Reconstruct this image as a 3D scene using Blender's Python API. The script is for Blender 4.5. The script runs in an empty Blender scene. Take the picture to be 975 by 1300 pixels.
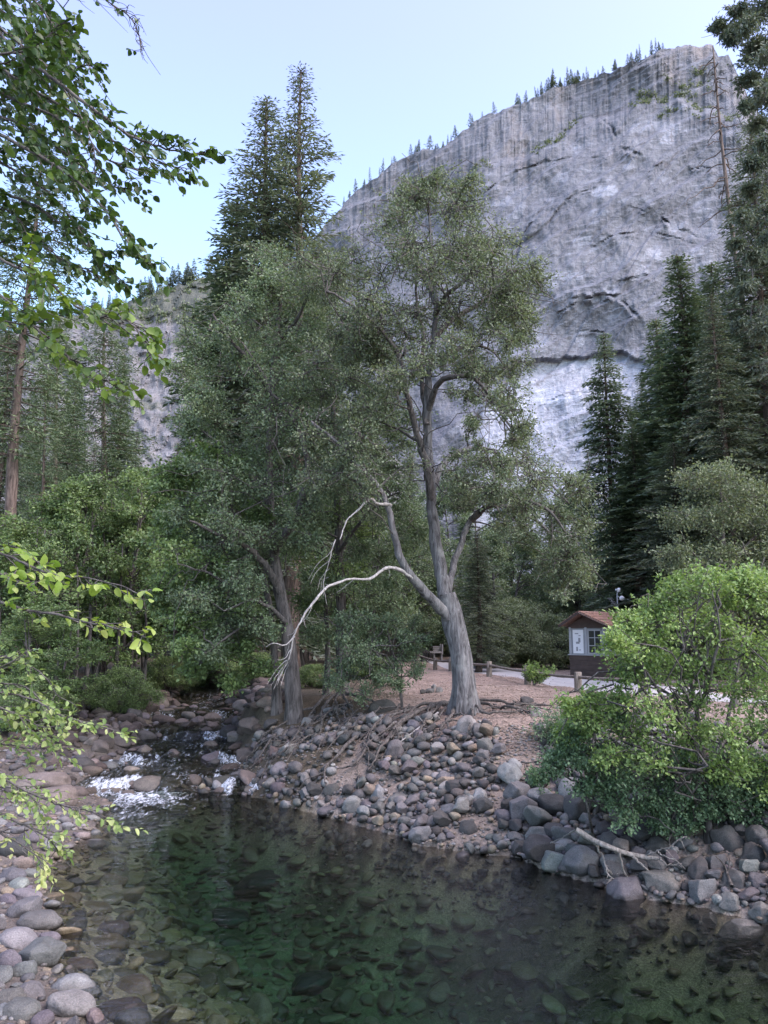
import bpy, bmesh, math, random
import numpy as np

random.seed(7)
RNG = np.random.default_rng(7)
SC = bpy.context.scene
COL = SC.collection

# ------------------------------------------------------------------ camera, sky, sun, exposure
F, PITCH, EYE = 982.0, math.radians(9.0), 4.2
cam_d = bpy.data.cameras.new('camera')
cam = bpy.data.objects.new('camera', cam_d)
COL.objects.link(cam)
cam.location = (0, 0, EYE)
cam.rotation_euler = (math.pi / 2 + PITCH, 0, 0)
cam_d.sensor_fit = 'VERTICAL'
cam_d.sensor_height = 24.0
cam_d.lens = F / 1300 * 24.0
cam_d.clip_start, cam_d.clip_end = 0.1, 6000
SC.camera = cam

SUN_EL, SUN_AZ = math.radians(50), math.radians(122)     # azimuth clockwise from +Y
W = bpy.data.worlds.new('World')
SC.world = W
W.use_nodes = True
wn = W.node_tree.nodes
wl = W.node_tree.links
bg = wn['Background']
sky = wn.new('ShaderNodeTexSky')
sky.sky_type = 'NISHITA'
sky.sun_disc = False
sky.sun_elevation = SUN_EL
sky.sun_rotation = SUN_AZ
sky.altitude = 1200
sky.air_density = 1.0
sky.dust_density = 3.5
sky.ozone_density = 1.6
tintn = wn.new('ShaderNodeMix')
tintn.data_type = 'RGBA'
tintn.blend_type = 'MULTIPLY'
tintn.inputs[0].default_value = 1.0
wtc = wn.new('ShaderNodeTexCoord')
wsep = wn.new('ShaderNodeSeparateXYZ')
wl.new(wtc.outputs['Generated'], wsep.inputs[0])
wrmp = wn.new('ShaderNodeValToRGB')      # evening sky: pale cyan low down, lavender higher up
wrmp.color_ramp.elements[0].position, wrmp.color_ramp.elements[0].color = 0.38, (1.02, 1.0, 0.94, 1)
wrmp.color_ramp.elements[1].position, wrmp.color_ramp.elements[1].color = 0.66, (1.21, 0.93, 1.0, 1)
wl.new(wsep.outputs[2], wrmp.inputs[0])
wl.new(wrmp.outputs[0], tintn.inputs[7])
wl.new(sky.outputs[0], tintn.inputs[6])
wl.new(tintn.outputs[2], bg.inputs[0])
bg.inputs[1].default_value = 0.15

sun_d = bpy.data.lights.new('sun', 'SUN')
sun_d.energy = 1.1
sun_d.angle = math.radians(70)
sun_d.color = (1.0, 0.985, 0.965)
sun = bpy.data.objects.new('sun', sun_d)
COL.objects.link(sun)
sun.rotation_euler = (math.pi / 2 - SUN_EL, 0, math.pi - SUN_AZ)
sun.location = (0, 0, 60)

SC.view_settings.view_transform = 'Standard'
SC.view_settings.look = 'None'
SC.view_settings.exposure = 2.2
SC.view_settings.gamma = 1
cy = SC.cycles
cy.max_bounces = 8
cy.diffuse_bounces = 4
cy.glossy_bounces = 3
cy.transmission_bounces = 4
cy.transparent_max_bounces = 12
cy.use_denoising = True
cy.caustics_reflective = False
cy.caustics_refractive = False

# ------------------------------------------------------------------ geometry helpers
CP, SP = math.cos(PITCH), math.sin(PITCH)


def ray(u, v):
    a, b = (u - 487.5) / F, (650 - v) / F
    return np.array([a, CP - b * SP, SP + b * CP])


def P(u, v, D):
    r = ray(u, v)
    t = D / r[1]
    return np.array([r[0] * t, D, EYE + r[2] * t])


def G(u, v, z):
    r = ray(u, v)
    t = (z - EYE) / r[2]
    return np.array([r[0] * t, r[1] * t, z])


def proj(p):
    p = np.asarray(p, float)
    x, y, z = p[..., 0], p[..., 1], p[..., 2] - EYE
    d = y * CP + z * SP
    h = z * CP - y * SP
    return 487.5 + F * x / d, 650 - F * h / d


def smooth(a, b, x):
    t = np.clip((x - a) / (b - a), 0, 1)
    return t * t * (3 - 2 * t)


def _hash(ix, iy, iz, seed):
    h = (ix.astype(np.int64) * 374761393 + iy.astype(np.int64) * 668265263
         + iz.astype(np.int64) * 2147483647 + seed * 1274126177) & 0xFFFFFFFF
    h = ((h ^ (h >> 13)) * 1274126177) & 0xFFFFFFFF
    h = ((h ^ (h >> 16)) * 2246822519) & 0xFFFFFFFF
    return ((h ^ (h >> 15)) & 0xFFFF) / 32767.5 - 1.0


def vn(x, y, z=None, seed=0):
    x = np.asarray(x, float)
    y = np.asarray(y, float)
    z = np.zeros_like(x) if z is None else np.asarray(z, float)
    ix, iy, iz = np.floor(x), np.floor(y), np.floor(z)
    fx, fy, fz = x - ix, y - iy, z - iz
    fx, fy, fz = (f * f * f * (f * (f * 6 - 15) + 10) for f in (fx, fy, fz))
    r = 0
    for dx in (0, 1):
        wx = fx if dx else 1 - fx
        for dy in (0, 1):
            wy = fy if dy else 1 - fy
            for dz in (0, 1):
                wz = fz if dz else 1 - fz
                r = r + wx * wy * wz * _hash(ix + dx, iy + dy, iz + dz, seed)
    return r


def fbm(x, y, z=None, o=4, seed=0, gain=0.5):
    s, a, f = 0, 1.0, 1.0
    for k in range(o):
        s = s + a * vn(x * f, y * f, None if z is None else z * f, seed + k * 17)
        a *= gain
        f *= 2.03
    return s


def nrm(v):
    return v / np.maximum(np.linalg.norm(v, axis=-1, keepdims=True), 1e-9)


def rdir(n, rng=RNG):
    return nrm(rng.normal(size=(n, 3)))


def link(o, parent=None):
    COL.objects.link(o)
    if parent is not None:
        o.parent = parent
    return o


def tag(o, label=None, cat=None, group=None, kind=None):
    if label:
        o['label'] = label
    if cat:
        o['category'] = cat
    if group:
        o['group'] = group
    if kind:
        o['kind'] = kind
    return o


def empty(name, loc, rz=0.0):
    o = bpy.data.objects.new(name, None)
    o.empty_display_size = 0.3
    link(o)
    o.location = loc
    o.rotation_euler = (0, 0, rz)
    return o


class Geo:
    """collects vertices and faces, then builds ONE mesh object"""

    def __init__(self):
        self.V, self.F, self.T, self.n = [], [], [], 0

    def add(self, V, Fc, t=0.5):
        V = np.asarray(V, float).reshape(-1, 3)
        t = np.full(len(V), t) if np.isscalar(t) else np.asarray(t, float)
        self.V.append(V)
        self.F.append(np.asarray(Fc, np.int64) + self.n)
        self.T.append(t)
        self.n += len(V)

    def tube(self, Pn, R, s=6, rough=0.0, flare=None, t=0.5, seed=0):
        Pn = np.asarray(Pn, float)
        k = len(Pn)
        R = np.broadcast_to(np.asarray(R, float), (k,))
        T = nrm(np.gradient(Pn, axis=0))
        ref = np.array([0.31, 0.95, 0.05]) if abs(T[:, 2]).mean() > 0.6 else np.array([0.05, 0.1, 1.0])
        A = nrm(np.cross(T, ref))
        B = np.cross(T, A)
        th = np.arange(s) * 2 * math.pi / s
        rad = np.repeat(R[:, None], s, 1)
        if flare is not None:
            fl, nl = flare
            d = np.linalg.norm(Pn - Pn[0], axis=1)[:, None]
            rad = rad * (1 + fl * np.exp(-d / (R[0] * 1.5)) * (0.6 + 0.6 * np.cos(nl * th + seed)[None] + 0.3 * np.cos((nl + 2) * th + 2.1)[None]))
        V = Pn[:, None] + rad[..., None] * (np.cos(th)[None, :, None] * A[:, None] + np.sin(th)[None, :, None] * B[:, None])
        if rough:
            nn = fbm(V[..., 0] * 3.2, V[..., 1] * 3.2, V[..., 2] * 1.6, 3, seed)
            V = V + (V - Pn[:, None]) * (rough * nn)[..., None]
        i = np.arange(k - 1)[:, None] * s
        j = np.arange(s)[None]
        j2 = (j + 1) % s
        Q = np.stack([i + j, i + j2, i + s + j2, i + s + j], -1).reshape(-1, 4)
        self.add(V.reshape(-1, 3), Q, t)

    def sticks(self, A, B, ra, rb, t=0.5):
        A, B = np.asarray(A, float), np.asarray(B, float)
        n = len(A)
        d = nrm(B - A)
        ref = np.where(np.abs(d[:, 2:3]) > 0.8, np.array([[1.0, 0, 0]]), np.array([[0, 0, 1.0]]))
        u = nrm(np.cross(d, ref))
        w = np.cross(d, u)
        ra = np.broadcast_to(ra, (n,))
        rb = np.broadcast_to(rb, (n,))
        V = np.zeros((n, 6, 3))
        for k in range(3):
            c, s = math.cos(k * 2.0944), math.sin(k * 2.0944)
            o = c * u + s * w
            V[:, k] = A + o * ra[:, None]
            V[:, 3 + k] = B + o * rb[:, None]
        q = np.array([[0, 1, 4, 3], [1, 2, 5, 4], [2, 0, 3, 5]])
        Q = (np.arange(n)[:, None, None] * 6 + q[None]).reshape(-1, 4)
        tt = t if np.isscalar(t) else np.repeat(t, 6)
        self.add(V.reshape(-1, 3), Q, tt)

    def leaves(self, C, ax, nm, L, wr, t, fold=0.25):
        n = len(C)
        ax = nrm(ax)
        sd = nrm(np.cross(nm, ax))
        nm = np.cross(ax, sd)
        L = np.broadcast_to(L, (n,))[:, None]
        Wd = L * wr * 0.5
        V = np.stack([C, C + ax * L * 0.45 + sd * Wd + nm * Wd * fold, C + ax * L - nm * L * 0.06, C + ax * L * 0.45 - sd * Wd + nm * Wd * fold], 1)
        Q = np.arange(n * 4).reshape(n, 4)
        self.add(V.reshape(-1, 3), Q, np.repeat(np.broadcast_to(t, (n,)), 4))

    def ovals(self, C, ax, nm, L, wr, t, fold=0.35, curl=0.12):
        """near leaves: two halves folded along the midrib, ten outline points"""
        n = len(C)
        ax = nrm(ax)
        sd = nrm(np.cross(nm, ax))
        nm = np.cross(ax, sd)
        L = np.broadcast_to(L, (n,))[:, None]
        sx = np.array([0.0, 0.16, 0.42, 0.7, 0.9, 1.0])
        wy = np.array([0.02, 0.34, 0.5, 0.42, 0.2, 0.0]) * wr
        mid = [C + ax * L * s - nm * L * curl * s * s for s in sx]
        Vs = []
        for k in range(6):
            Vs.append(mid[k])
        for sg in (1, -1):
            for k in range(1, 5):
                Vs.append(mid[k] + sd * L * wy[k] * sg + nm * L * wy[k] * fold)
        V = np.stack(Vs, 1)      # n,14,3
        q4 = [[1, 6, 7, 2], [2, 7, 8, 3], [3, 8, 9, 4], [1, 2, 11, 10], [2, 3, 12, 11], [3, 4, 13, 12]]
        q3 = [[0, 6, 1], [4, 9, 5], [0, 1, 10], [4, 5, 13]]
        base = np.arange(n)[:, None, None] * 14
        n0 = self.n
        self.add(V.reshape(-1, 3), (base + np.array(q4)[None]).reshape(-1, 4), np.repeat(np.broadcast_to(t, (n,)), 14))
        self.F.append((base + np.array(q3)[None]).reshape(-1, 3) + n0)

    def box(self, c, sz, ax=None, t=0.5):
        c = np.asarray(c, float)
        h = np.asarray(sz, float) / 2
        V = np.array([[x, y, z] for x in (-1, 1) for y in (-1, 1) for z in (-1, 1)], float) * h
        if ax is not None:
            V = V @ np.asarray(ax, float)
        self.add(V + c, np.array([[0, 1, 3, 2], [4, 6, 7, 5], [0, 4, 5, 1], [2, 3, 7, 6], [0, 2, 6, 4], [1, 5, 7, 3]]), t)

    def build(self, name, mat, parent=None, smooth_=False, origin=None):
        me = mesh_from(name, np.concatenate(self.V) if self.V else np.zeros((0, 3)), self.F, mat, smooth_, np.concatenate(self.T) if self.T else None, origin)
        o = bpy.data.objects.new(name, me)
        link(o, parent)
        if origin is not None:
            o.location = origin
        return o


def mesh_from(name, V, Fl, mat, smooth_=False, T=None, origin=None, attr='tint'):
    if origin is not None:
        V = V - np.asarray(origin, float)
    me = bpy.data.meshes.new(name)
    me.vertices.add(len(V))
    me.vertices.foreach_set('co', np.ascontiguousarray(V, np.float32).ravel())
    lv = np.concatenate([f.ravel() for f in Fl])
    lt = np.concatenate([np.full(len(f), f.shape[1]) for f in Fl])
    ls = np.concatenate([[0], np.cumsum(lt)[:-1]])
    me.loops.add(len(lv))
    me.loops.foreach_set('vertex_index', lv.astype(np.int32))
    me.polygons.add(len(lt))
    me.polygons.foreach_set('loop_start', ls.astype(np.int32))
    me.polygons.foreach_set('use_smooth', np.full(len(lt), smooth_, bool))
    if T is not None:
        if T.ndim == 1:
            a = me.attributes.new(attr, 'FLOAT', 'POINT')
            a.data.foreach_set('value', T.astype(np.float32))
        else:
            a = me.attributes.new(attr, 'FLOAT_COLOR', 'POINT')
            a.data.foreach_set('color', np.c_[T, np.ones(len(T))].astype(np.float32).ravel())
    me.update(calc_edges=True)
    if mat is not None:
        me.materials.append(mat)
    return me


def grid_faces(nr, nc):
    i = np.arange(nr - 1)[:, None] * nc
    j = np.arange(nc - 1)[None]
    return np.stack([i + j, i + j + 1, i + nc + j + 1, i + nc + j], -1).reshape(-1, 4)


def spline(pts, n):
    """Catmull-Rom through pts (k,m) -> n points"""
    p = np.asarray(pts, float)
    if len(p) == 2:
        return p[0] + (p[1] - p[0]) * np.linspace(0, 1, n)[:, None]
    q = np.vstack([2 * p[0] - p[1], p, 2 * p[-1] - p[-2]])
    t = np.linspace(0, len(p) - 1 - 1e-6, n)
    i = t.astype(int)
    f = (t - i)[:, None]
    a, b, c, d = q[i], q[i + 1], q[i + 2], q[i + 3]
    return 0.5 * (2 * b + (c - a) * f + (2 * a - 5 * b + 4 * c - d) * f ** 2 + (3 * b - a - 3 * c + d) * f ** 3)


# ------------------------------------------------------------------ materials
class M:
    def __init__(self, name):
        self.m = bpy.data.materials.new(name)
        self.m.use_nodes = True
        self.t = self.m.node_tree
        self.t.nodes.clear()
        self.out = self.n('ShaderNodeOutputMaterial')

    def n(self, typ, **kw):
        nd = self.t.nodes.new(typ)
        for k, v in kw.items():
            setattr(nd, k, v)
        return nd

    def l(self, a, b):
        self.t.links.new(a, b)

    def val(self, nd, sock, v):
        s = nd.inputs[sock]
        if hasattr(v, 'is_linked') or hasattr(v, 'links'):
            self.l(v, s)
        else:
            s.default_value = v

    def pos(self, sc=(1, 1, 1), obj=False):
        if obj:
            g = self.n('ShaderNodeTexCoord').outputs['Object']
        else:
            g = self.n('ShaderNodeNewGeometry').outputs['Position']
        mp = self.n('ShaderNodeMapping')
        mp.inputs['Scale'].default_value = sc
        self.l(g, mp.inputs['Vector'])
        return mp.outputs[0]

    def noise(self, vec, scale, detail=4, rough=0.55, dist=0.0):
        nd = self.n('ShaderNodeTexNoise')
        nd.inputs['Scale'].default_value = scale
        nd.inputs['Detail'].default_value = detail
        nd.inputs['Roughness'].default_value = rough
        nd.inputs['Distortion'].default_value = dist
        self.l(vec, nd.inputs['Vector'])
        return nd.outputs[0]

    def ramp(self, fac, stops):
        nd = self.n('ShaderNodeValToRGB')
        cr = nd.color_ramp
        while len(cr.elements) < len(stops):
            cr.elements.new(0.5)
        for e, (p, c) in zip(cr.elements, stops):
            e.position = p
            e.color = (c, c, c, 1) if np.isscalar(c) else (*c, 1)
        self.l(fac, nd.inputs[0])
        return nd.outputs[0]

    def mix(self, fac, a, b, mode='MIX'):
        nd = self.n('ShaderNodeMix', data_type='RGBA', blend_type=mode)
        for s, v in ((0, fac), (6, a), (7, b)):
            if hasattr(v, 'links'):
                self.l(v, nd.inputs[s])
            elif s == 0:
                nd.inputs[0].default_value = v
            else:
                nd.inputs[s].default_value = (v, v, v, 1) if np.isscalar(v) else (*v, 1)
        return nd.outputs[2]

    def math(self, op, a, b=0.0, clamp=False):
        nd = self.n('ShaderNodeMath', operation=op, use_clamp=clamp)
        for s, v in ((0, a), (1, b)):
            self.val(nd, s, v)
        return nd.outputs[0]

    def attr(self, name, out='Fac'):
        return self.n('ShaderNodeAttribute', attribute_name=name).outputs[out]

    def bump(self, h, strength=0.5, dist=0.02):
        nd = self.n('ShaderNodeBump')
        nd.inputs['Strength'].default_value = strength
        nd.inputs['Distance'].default_value = dist
        self.l(h, nd.inputs['Height'])
        return nd.outputs[0]

    def pbr(self, col, rough=0.8, normal=None, spec=0.3):
        nd = self.n('ShaderNodeBsdfPrincipled')
        for s, v in (('Base Color', col), ('Roughness', rough), ('Specular IOR Level', spec)):
            if hasattr(v, 'links'):
                self.l(v, nd.inputs[s])
            elif s == 'Base Color':
                nd.inputs[s].default_value = (*v, 1)
            else:
                nd.inputs[s].default_value = v
        if normal is not None:
            self.l(normal, nd.inputs['Normal'])
        return nd.outputs[0]

    def done(self, sh):
        self.l(sh, self.out.inputs['Surface'])
        return self.m


def leaf_mat(name, dark, mid, light, trans=0.3, rough=0.45, spec=0.35):
    m = M(name)
    t = m.attr('tint')
    c = m.ramp(t, [(0.0, dark), (0.5, mid), (1.0, light)])
    b = m.pbr(c, rough, None, spec)
    tr = m.n('ShaderNodeBsdfTranslucent')
    m.l(m.mix(1.0, c, (1.25, 1.3, 0.7), 'MULTIPLY'), tr.inputs[0])
    mx = m.n('ShaderNodeMixShader')
    mx.inputs[0].default_value = trans
    m.l(b, mx.inputs[1])
    m.l(tr.outputs[0], mx.inputs[2])
    return m.done(mx.outputs[0])


def bark_mat(name, dark, light, sc=1.0, lich=None):
    m = M(name)
    p = m.pos((5 * sc, 5 * sc, 0.9 * sc))
    n1 = m.noise(p, 2.2, 6, 0.65, 0.6)
    n2 = m.noise(m.pos((1, 1, 1)), 1.7 * sc, 3)
    c = m.ramp(n1, [(0.34, dark), (0.52, tuple(0.5 * (a + b) for a, b in zip(dark, light))), (0.68, light)])
    if lich:
        c = m.mix(m.ramp(n2, [(0.55, 0.0), (0.7, 0.75)]), c, lich)
    return m.done(m.pbr(c, 0.9, m.bump(n1, 1.0, 0.05), 0.2))


def rock_mat(name, stuff=False):
    m = M(name)
    p = m.pos()
    if stuff:
        base = m.attr('col', 'Color')
    else:
        base = m.n('ShaderNodeObjectInfo').outputs['Color']
    n1 = m.noise(p, 3.0, 5, 0.6)
    n2 = m.noise(p, 55.0, 3, 0.7)
    n3 = m.noise(p, 9.0, 5, 0.65, 0.4)
    c = m.mix(1.0, base, m.ramp(n1, [(0.3, 0.68), (0.7, 1.25)]), 'MULTIPLY')
    c = m.mix(1.0, c, m.ramp(n2, [(0.36, 0.72), (0.5, 1.0), (0.66, 1.3)]), 'MULTIPLY')
    c = m.mix(m.ramp(n3, [(0.56, 0.0), (0.68, 0.4)]), c, m.mix(1.0, base, (0.5, 0.5, 0.48), 'MULTIPLY'))
    sep = m.n('ShaderNodeSeparateXYZ')
    m.l(p, sep.inputs[0])
    # the waterline band: wet stone is darker and glossier, real dampness up to a hand above the pool
    wetn = m.math('ADD', sep.outputs[2], m.math('MULTIPLY', m.math('SUBTRACT', n1, 0.5), 0.16))
    wet = m.ramp(wetn, [(0.03, 1.0), (0.09, 0.0)])
    c = m.mix(m.math('MULTIPLY', wet, 0.6), c, m.mix(1.0, c, (0.36, 0.33, 0.28), 'MULTIPLY'))
    ro = m.math('SUBTRACT', 0.85, m.math('MULTIPLY', wet, 0.5))
    hb = m.math('ADD', m.math('MULTIPLY', n3, 1.0), m.math('MULTIPLY', n2, 0.25))
    return m.done(m.pbr(c, ro, m.bump(hb, 0.7, 0.03), 0.3))


MAT_ROCK = rock_mat('granite_rock')
MAT_STONES = rock_mat('granite_stones', True)
MAT_OAKBARK = bark_mat('oak_bark', (0.04, 0.038, 0.038), (0.20, 0.195, 0.195), 1.0, (0.23, 0.23, 0.22))
MAT_DARKBARK = bark_mat('dark_bark', (0.035, 0.031, 0.029), (0.16, 0.145, 0.135), 1.0)
MAT_BROWNBARK = bark_mat('conifer_bark', (0.045, 0.035, 0.03), (0.19, 0.145, 0.12), 0.8)
MAT_DEAD = bark_mat('dead_wood', (0.17, 0.16, 0.15), (0.42, 0.405, 0.385), 2.0)
MAT_ROOT = bark_mat('root_bark', (0.035, 0.031, 0.028), (0.15, 0.135, 0.122), 1.5)
MAT_DRIFT = bark_mat('drift_wood', (0.14, 0.125, 0.11), (0.36, 0.33, 0.30), 2.0)
MAT_POST = bark_mat('weathered_post', (0.10, 0.085, 0.072), (0.27, 0.24, 0.21), 1.6)
LF_OAK = leaf_mat('oak_leaf', (0.056, 0.076, 0.046), (0.122, 0.156, 0.094), (0.215, 0.25, 0.145), 0.32)
LF_OAKB = leaf_mat('grey_oak_leaf', (0.060, 0.090, 0.052), (0.134, 0.184, 0.106), (0.235, 0.29, 0.165), 0.32)
LF_MAPLE = leaf_mat('maple_leaf', (0.055, 0.085, 0.036), (0.135, 0.20, 0.08), (0.25, 0.33, 0.125), 0.3)
LF_ALDER = leaf_mat('alder_leaf', (0.065, 0.105, 0.036), (0.152, 0.232, 0.076), (0.30, 0.395, 0.13), 0.35)
LF_BUSH = leaf_mat('dogwood_leaf', (0.048, 0.085, 0.050), (0.115, 0.185, 0.10), (0.23, 0.32, 0.18), 0.3)
LF_FIR = leaf_mat('fir_needles', (0.05, 0.066, 0.05), (0.112, 0.140, 0.102), (0.185, 0.21, 0.145), 0.25)
LF_CEDAR = leaf_mat('cedar_needles', (0.05, 0.074, 0.05), (0.115, 0.155, 0.103), (0.195, 0.235, 0.145), 0.25)
LF_PINE = leaf_mat('pine_needles', (0.039, 0.063, 0.031), (0.087, 0.126, 0.062), (0.154, 0.203, 0.098), 0.15)
LF_SHRUB = leaf_mat('shrub_leaf', (0.09, 0.115, 0.06), (0.20, 0.24, 0.125), (0.32, 0.35, 0.2), 0.25)
LF_NEAR = leaf_mat('near_alder_leaf', (0.020, 0.042, 0.014), (0.046, 0.088, 0.022), (0.150, 0.220, 0.032), 0.35, 0.4, 0.4)
LF_YELLOW = leaf_mat('yellow_green_leaf', (0.060, 0.120, 0.022), (0.170, 0.260, 0.035), (0.420, 0.460, 0.160), 0.4, 0.4, 0.4)

LF_PALE = leaf_mat('pale_green_leaf', (0.075, 0.12, 0.045), (0.19, 0.27, 0.085), (0.44, 0.47, 0.20), 0.4, 0.4, 0.4)


def ground_mat():
    m = M('ground_soil')
    p = m.pos()
    c = m.attr('col', 'Color')
    n1 = m.noise(p, 1.1, 5, 0.6)
    n2 = m.noise(p, 14.0, 6, 0.7)
    n3 = m.noise(p, 42.0, 3, 0.7)
    c = m.mix(1.0, c, m.ramp(n1, [(0.3, 0.72), (0.7, 1.25)]), 'MULTIPLY')
    c = m.mix(1.0, c, m.ramp(n2, [(0.32, 0.6), (0.68, 1.4)]), 'MULTIPLY')
    c = m.mix(1.0, c, m.ramp(n3, [(0.35, 0.7), (0.65, 1.3)]), 'MULTIPLY')
    h = m.math('ADD', n2, m.math('MULTIPLY', n3, 0.5))
    return m.done(m.pbr(c, 0.95, m.bump(h, 0.8, 0.05), 0.15))


def water_mat():
    m = M('pool_water')
    p = m.pos((1, 1, 1))
    n1 = m.noise(m.pos((1.0, 1.7, 1)), 3.2, 3, 0.6, 0.6)
    n2 = m.noise(m.pos((1.0, 2.0, 1)), 12.0, 2, 0.6, 0.8)
    h = m.math('ADD', n1, m.math('MULTIPLY', n2, 0.28))
    nb = m.bump(h, 1.0, 0.024)
    fr = m.n('ShaderNodeFresnel')
    fr.inputs['IOR'].default_value = 1.52
    m.l(nb, fr.inputs['Normal'])
    gl = m.n('ShaderNodeBsdfGlossy')
    gl.inputs['Roughness'].default_value = 0.015
    m.l(nb, gl.inputs['Normal'])
    tr = m.n('ShaderNodeBsdfTransparent')
    tr.inputs[0].default_value = (0.97, 1, 0.99, 1)
    mx = m.n('ShaderNodeMixShader')
    m.l(fr.outputs[0], mx.inputs[0])
    m.l(tr.outputs[0], mx.inputs[1])
    m.l(gl.outputs[0], mx.inputs[2])
    va = m.n('ShaderNodeVolumeAbsorption')
    va.inputs['Color'].default_value = (0.12, 0.53, 0.46, 1)
    va.inputs['Density'].default_value = 0.32
    m.l(va.outputs[0], m.out.inputs['Volume'])
    return m.done(mx.outputs[0])


def stream_mat(name='stream_water', film=True):
    m = M(name)
    f = m.attr('tint')
    p = m.pos((9, 2.6, 9))
    n = m.noise(p, 1.3, 4, 0.62, 1.0)
    foam = m.ramp(m.math('ADD', m.math('MULTIPLY', f, 1.0), m.math('MULTIPLY', m.math('SUBTRACT', n, 0.5), 2.0)), [(0.34, 0.0), (0.90, 1.0)])
    nb = m.bump(m.noise(m.pos((1, 1, 1)), 9.0, 4, 0.6, 0.8), 0.8, 0.06)
    fr = m.n('ShaderNodeFresnel')
    fr.inputs['IOR'].default_value = 1.33
    m.l(nb, fr.inputs['Normal'])
    gl = m.n('ShaderNodeBsdfGlossy')
    gl.inputs['Roughness'].default_value = 0.06
    m.l(nb, gl.inputs['Normal'])
    tr = m.n('ShaderNodeBsdfTransparent')
    tr.inputs[0].default_value = (0.62, 0.66, 0.60, 1)
    mx = m.n('ShaderNodeMixShader')
    m.l(fr.outputs[0], mx.inputs[0])
    m.l(tr.outputs[0], mx.inputs[1])
    m.l(gl.outputs[0], mx.inputs[2])
    df = m.pbr((0.50, 0.54, 0.58), 0.5, m.bump(n, 0.3, 0.03))
    if not film:
        tr.inputs[0].default_value = (1, 1, 1, 1)
    m2 = m.n('ShaderNodeMixShader')
    m.l(foam, m2.inputs[0])
    m.l(mx.outputs[0] if film else tr.outputs[0], m2.inputs[1])
    m.l(df, m2.inputs[2])
    return m.done(m2.outputs[0])


def cliff_mat():
    m = M('cliff_granite')
    big = m.noise(m.pos((1, 1, 1)), 0.012, 4, 0.6)
    stre = m.noise(m.pos((0.22, 0.22, 0.009)), 1.0, 6, 0.7, 0.3)
    strf = m.noise(m.pos((0.75, 0.75, 0.014)), 1.0, 4, 0.7, 0.2)
    # exfoliation joints that climb to the right
    mp = m.n('ShaderNodeMapping')
    mp.inputs['Rotation'].default_value = (0, math.radians(33), 0)
    mp.inputs['Scale'].default_value = (0.012, 0.02, 0.085)
    m.l(m.n('ShaderNodeNewGeometry').outputs['Position'], mp.inputs['Vector'])
    diag = m.noise(mp.outputs[0], 1.0, 7, 0.66, 0.15)
    fine = m.noise(m.pos((1, 1, 1)), 0.16, 8, 0.72, 0.6)
    zone = m.attr('tint')
    c = m.ramp(big, [(0.3, (0.120, 0.128, 0.150)), (0.7, (0.172, 0.181, 0.205))])
    c = m.mix(1.0, c, m.ramp(diag, [(0.32, 0.66), (0.43, 0.95), (0.55, 1.0), (0.68, 1.3)]), 'MULTIPLY')
    c = m.mix(1.0, c, m.ramp(fine, [(0.34, 0.70), (0.5, 1.0), (0.68, 1.22)]), 'MULTIPLY')
    c = m.mix(m.math('MULTIPLY', m.ramp(stre, [(0.48, 0.0), (0.64, 1.0)]), m.ramp(zone, [(0.2, 0.05), (0.8, 0.22)])), c, (0.095, 0.092, 0.096))
    c = m.mix(m.math('MULTIPLY', m.ramp(strf, [(0.54, 0.0), (0.70, 1.0)]), 0.18), c, (0.24, 0.243, 0.255))
    warm = m.ramp(m.noise(m.pos((1, 1, 0.5)), 0.03, 3), [(0.55, 0.0), (0.68, 1.0)])
    c = m.mix(m.math('MULTIPLY', warm, m.ramp(zone, [(0.3, 0.05), (0.9, 0.32)])), c, (0.29, 0.235, 0.19))
    cr = m.n('ShaderNodeTexVoronoi', feature='DISTANCE_TO_EDGE')
    mp2 = m.n('ShaderNodeMapping')
    mp2.inputs['Rotation'].default_value = (0, math.radians(33), 0)
    mp2.inputs['Scale'].default_value = (0.016, 0.016, 0.042)
    wv = m.n('ShaderNodeVectorMath', operation='ADD')
    m.l(m.n('ShaderNodeNewGeometry').outputs['Position'], wv.inputs[0])
    nz = m.n('ShaderNodeTexNoise')
    nz.inputs['Scale'].default_value = 0.04
    nz.inputs['Detail'].default_value = 5
    m.l(m.pos(), nz.inputs['Vector'])
    sc_ = m.n('ShaderNodeVectorMath', operation='SCALE')
    sc_.inputs['Scale'].default_value = 36.0
    m.l(nz.outputs['Color'], sc_.inputs[0])
    m.l(sc_.outputs[0], wv.inputs[1])
    m.l(wv.outputs[0], mp2.inputs['Vector'])
    m.l(mp2.outputs[0], cr.inputs['Vector'])
    cr.inputs['Scale'].default_value = 1.0
    crack = m.ramp(cr.outputs['Distance'], [(0.0, 1.0), (0.022, 0.0)])
    crm = m.math('MULTIPLY', crack, m.ramp(big, [(0.42, 0.1), (0.6, 0.75)]))
    c = m.mix(crm, c, (0.085, 0.082, 0.086))
    fresh = m.ramp(m.math('MULTIPLY', zone, -1.0), [(0.05, 0.0), (0.9, 1.0)])     # freshly exposed, paler granite
    c = m.mix(fresh, c, m.mix(1.0, c, (1.85, 1.88, 1.92), 'MULTIPLY'))
    h = m.math('ADD', m.math('ADD', m.math('MULTIPLY', diag, 1.6), fine), m.math('MULTIPLY', stre, 0.5))
    return m.done(m.pbr(c, 0.9, m.bump(h, 0.8, 2.2), 0.2))


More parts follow.
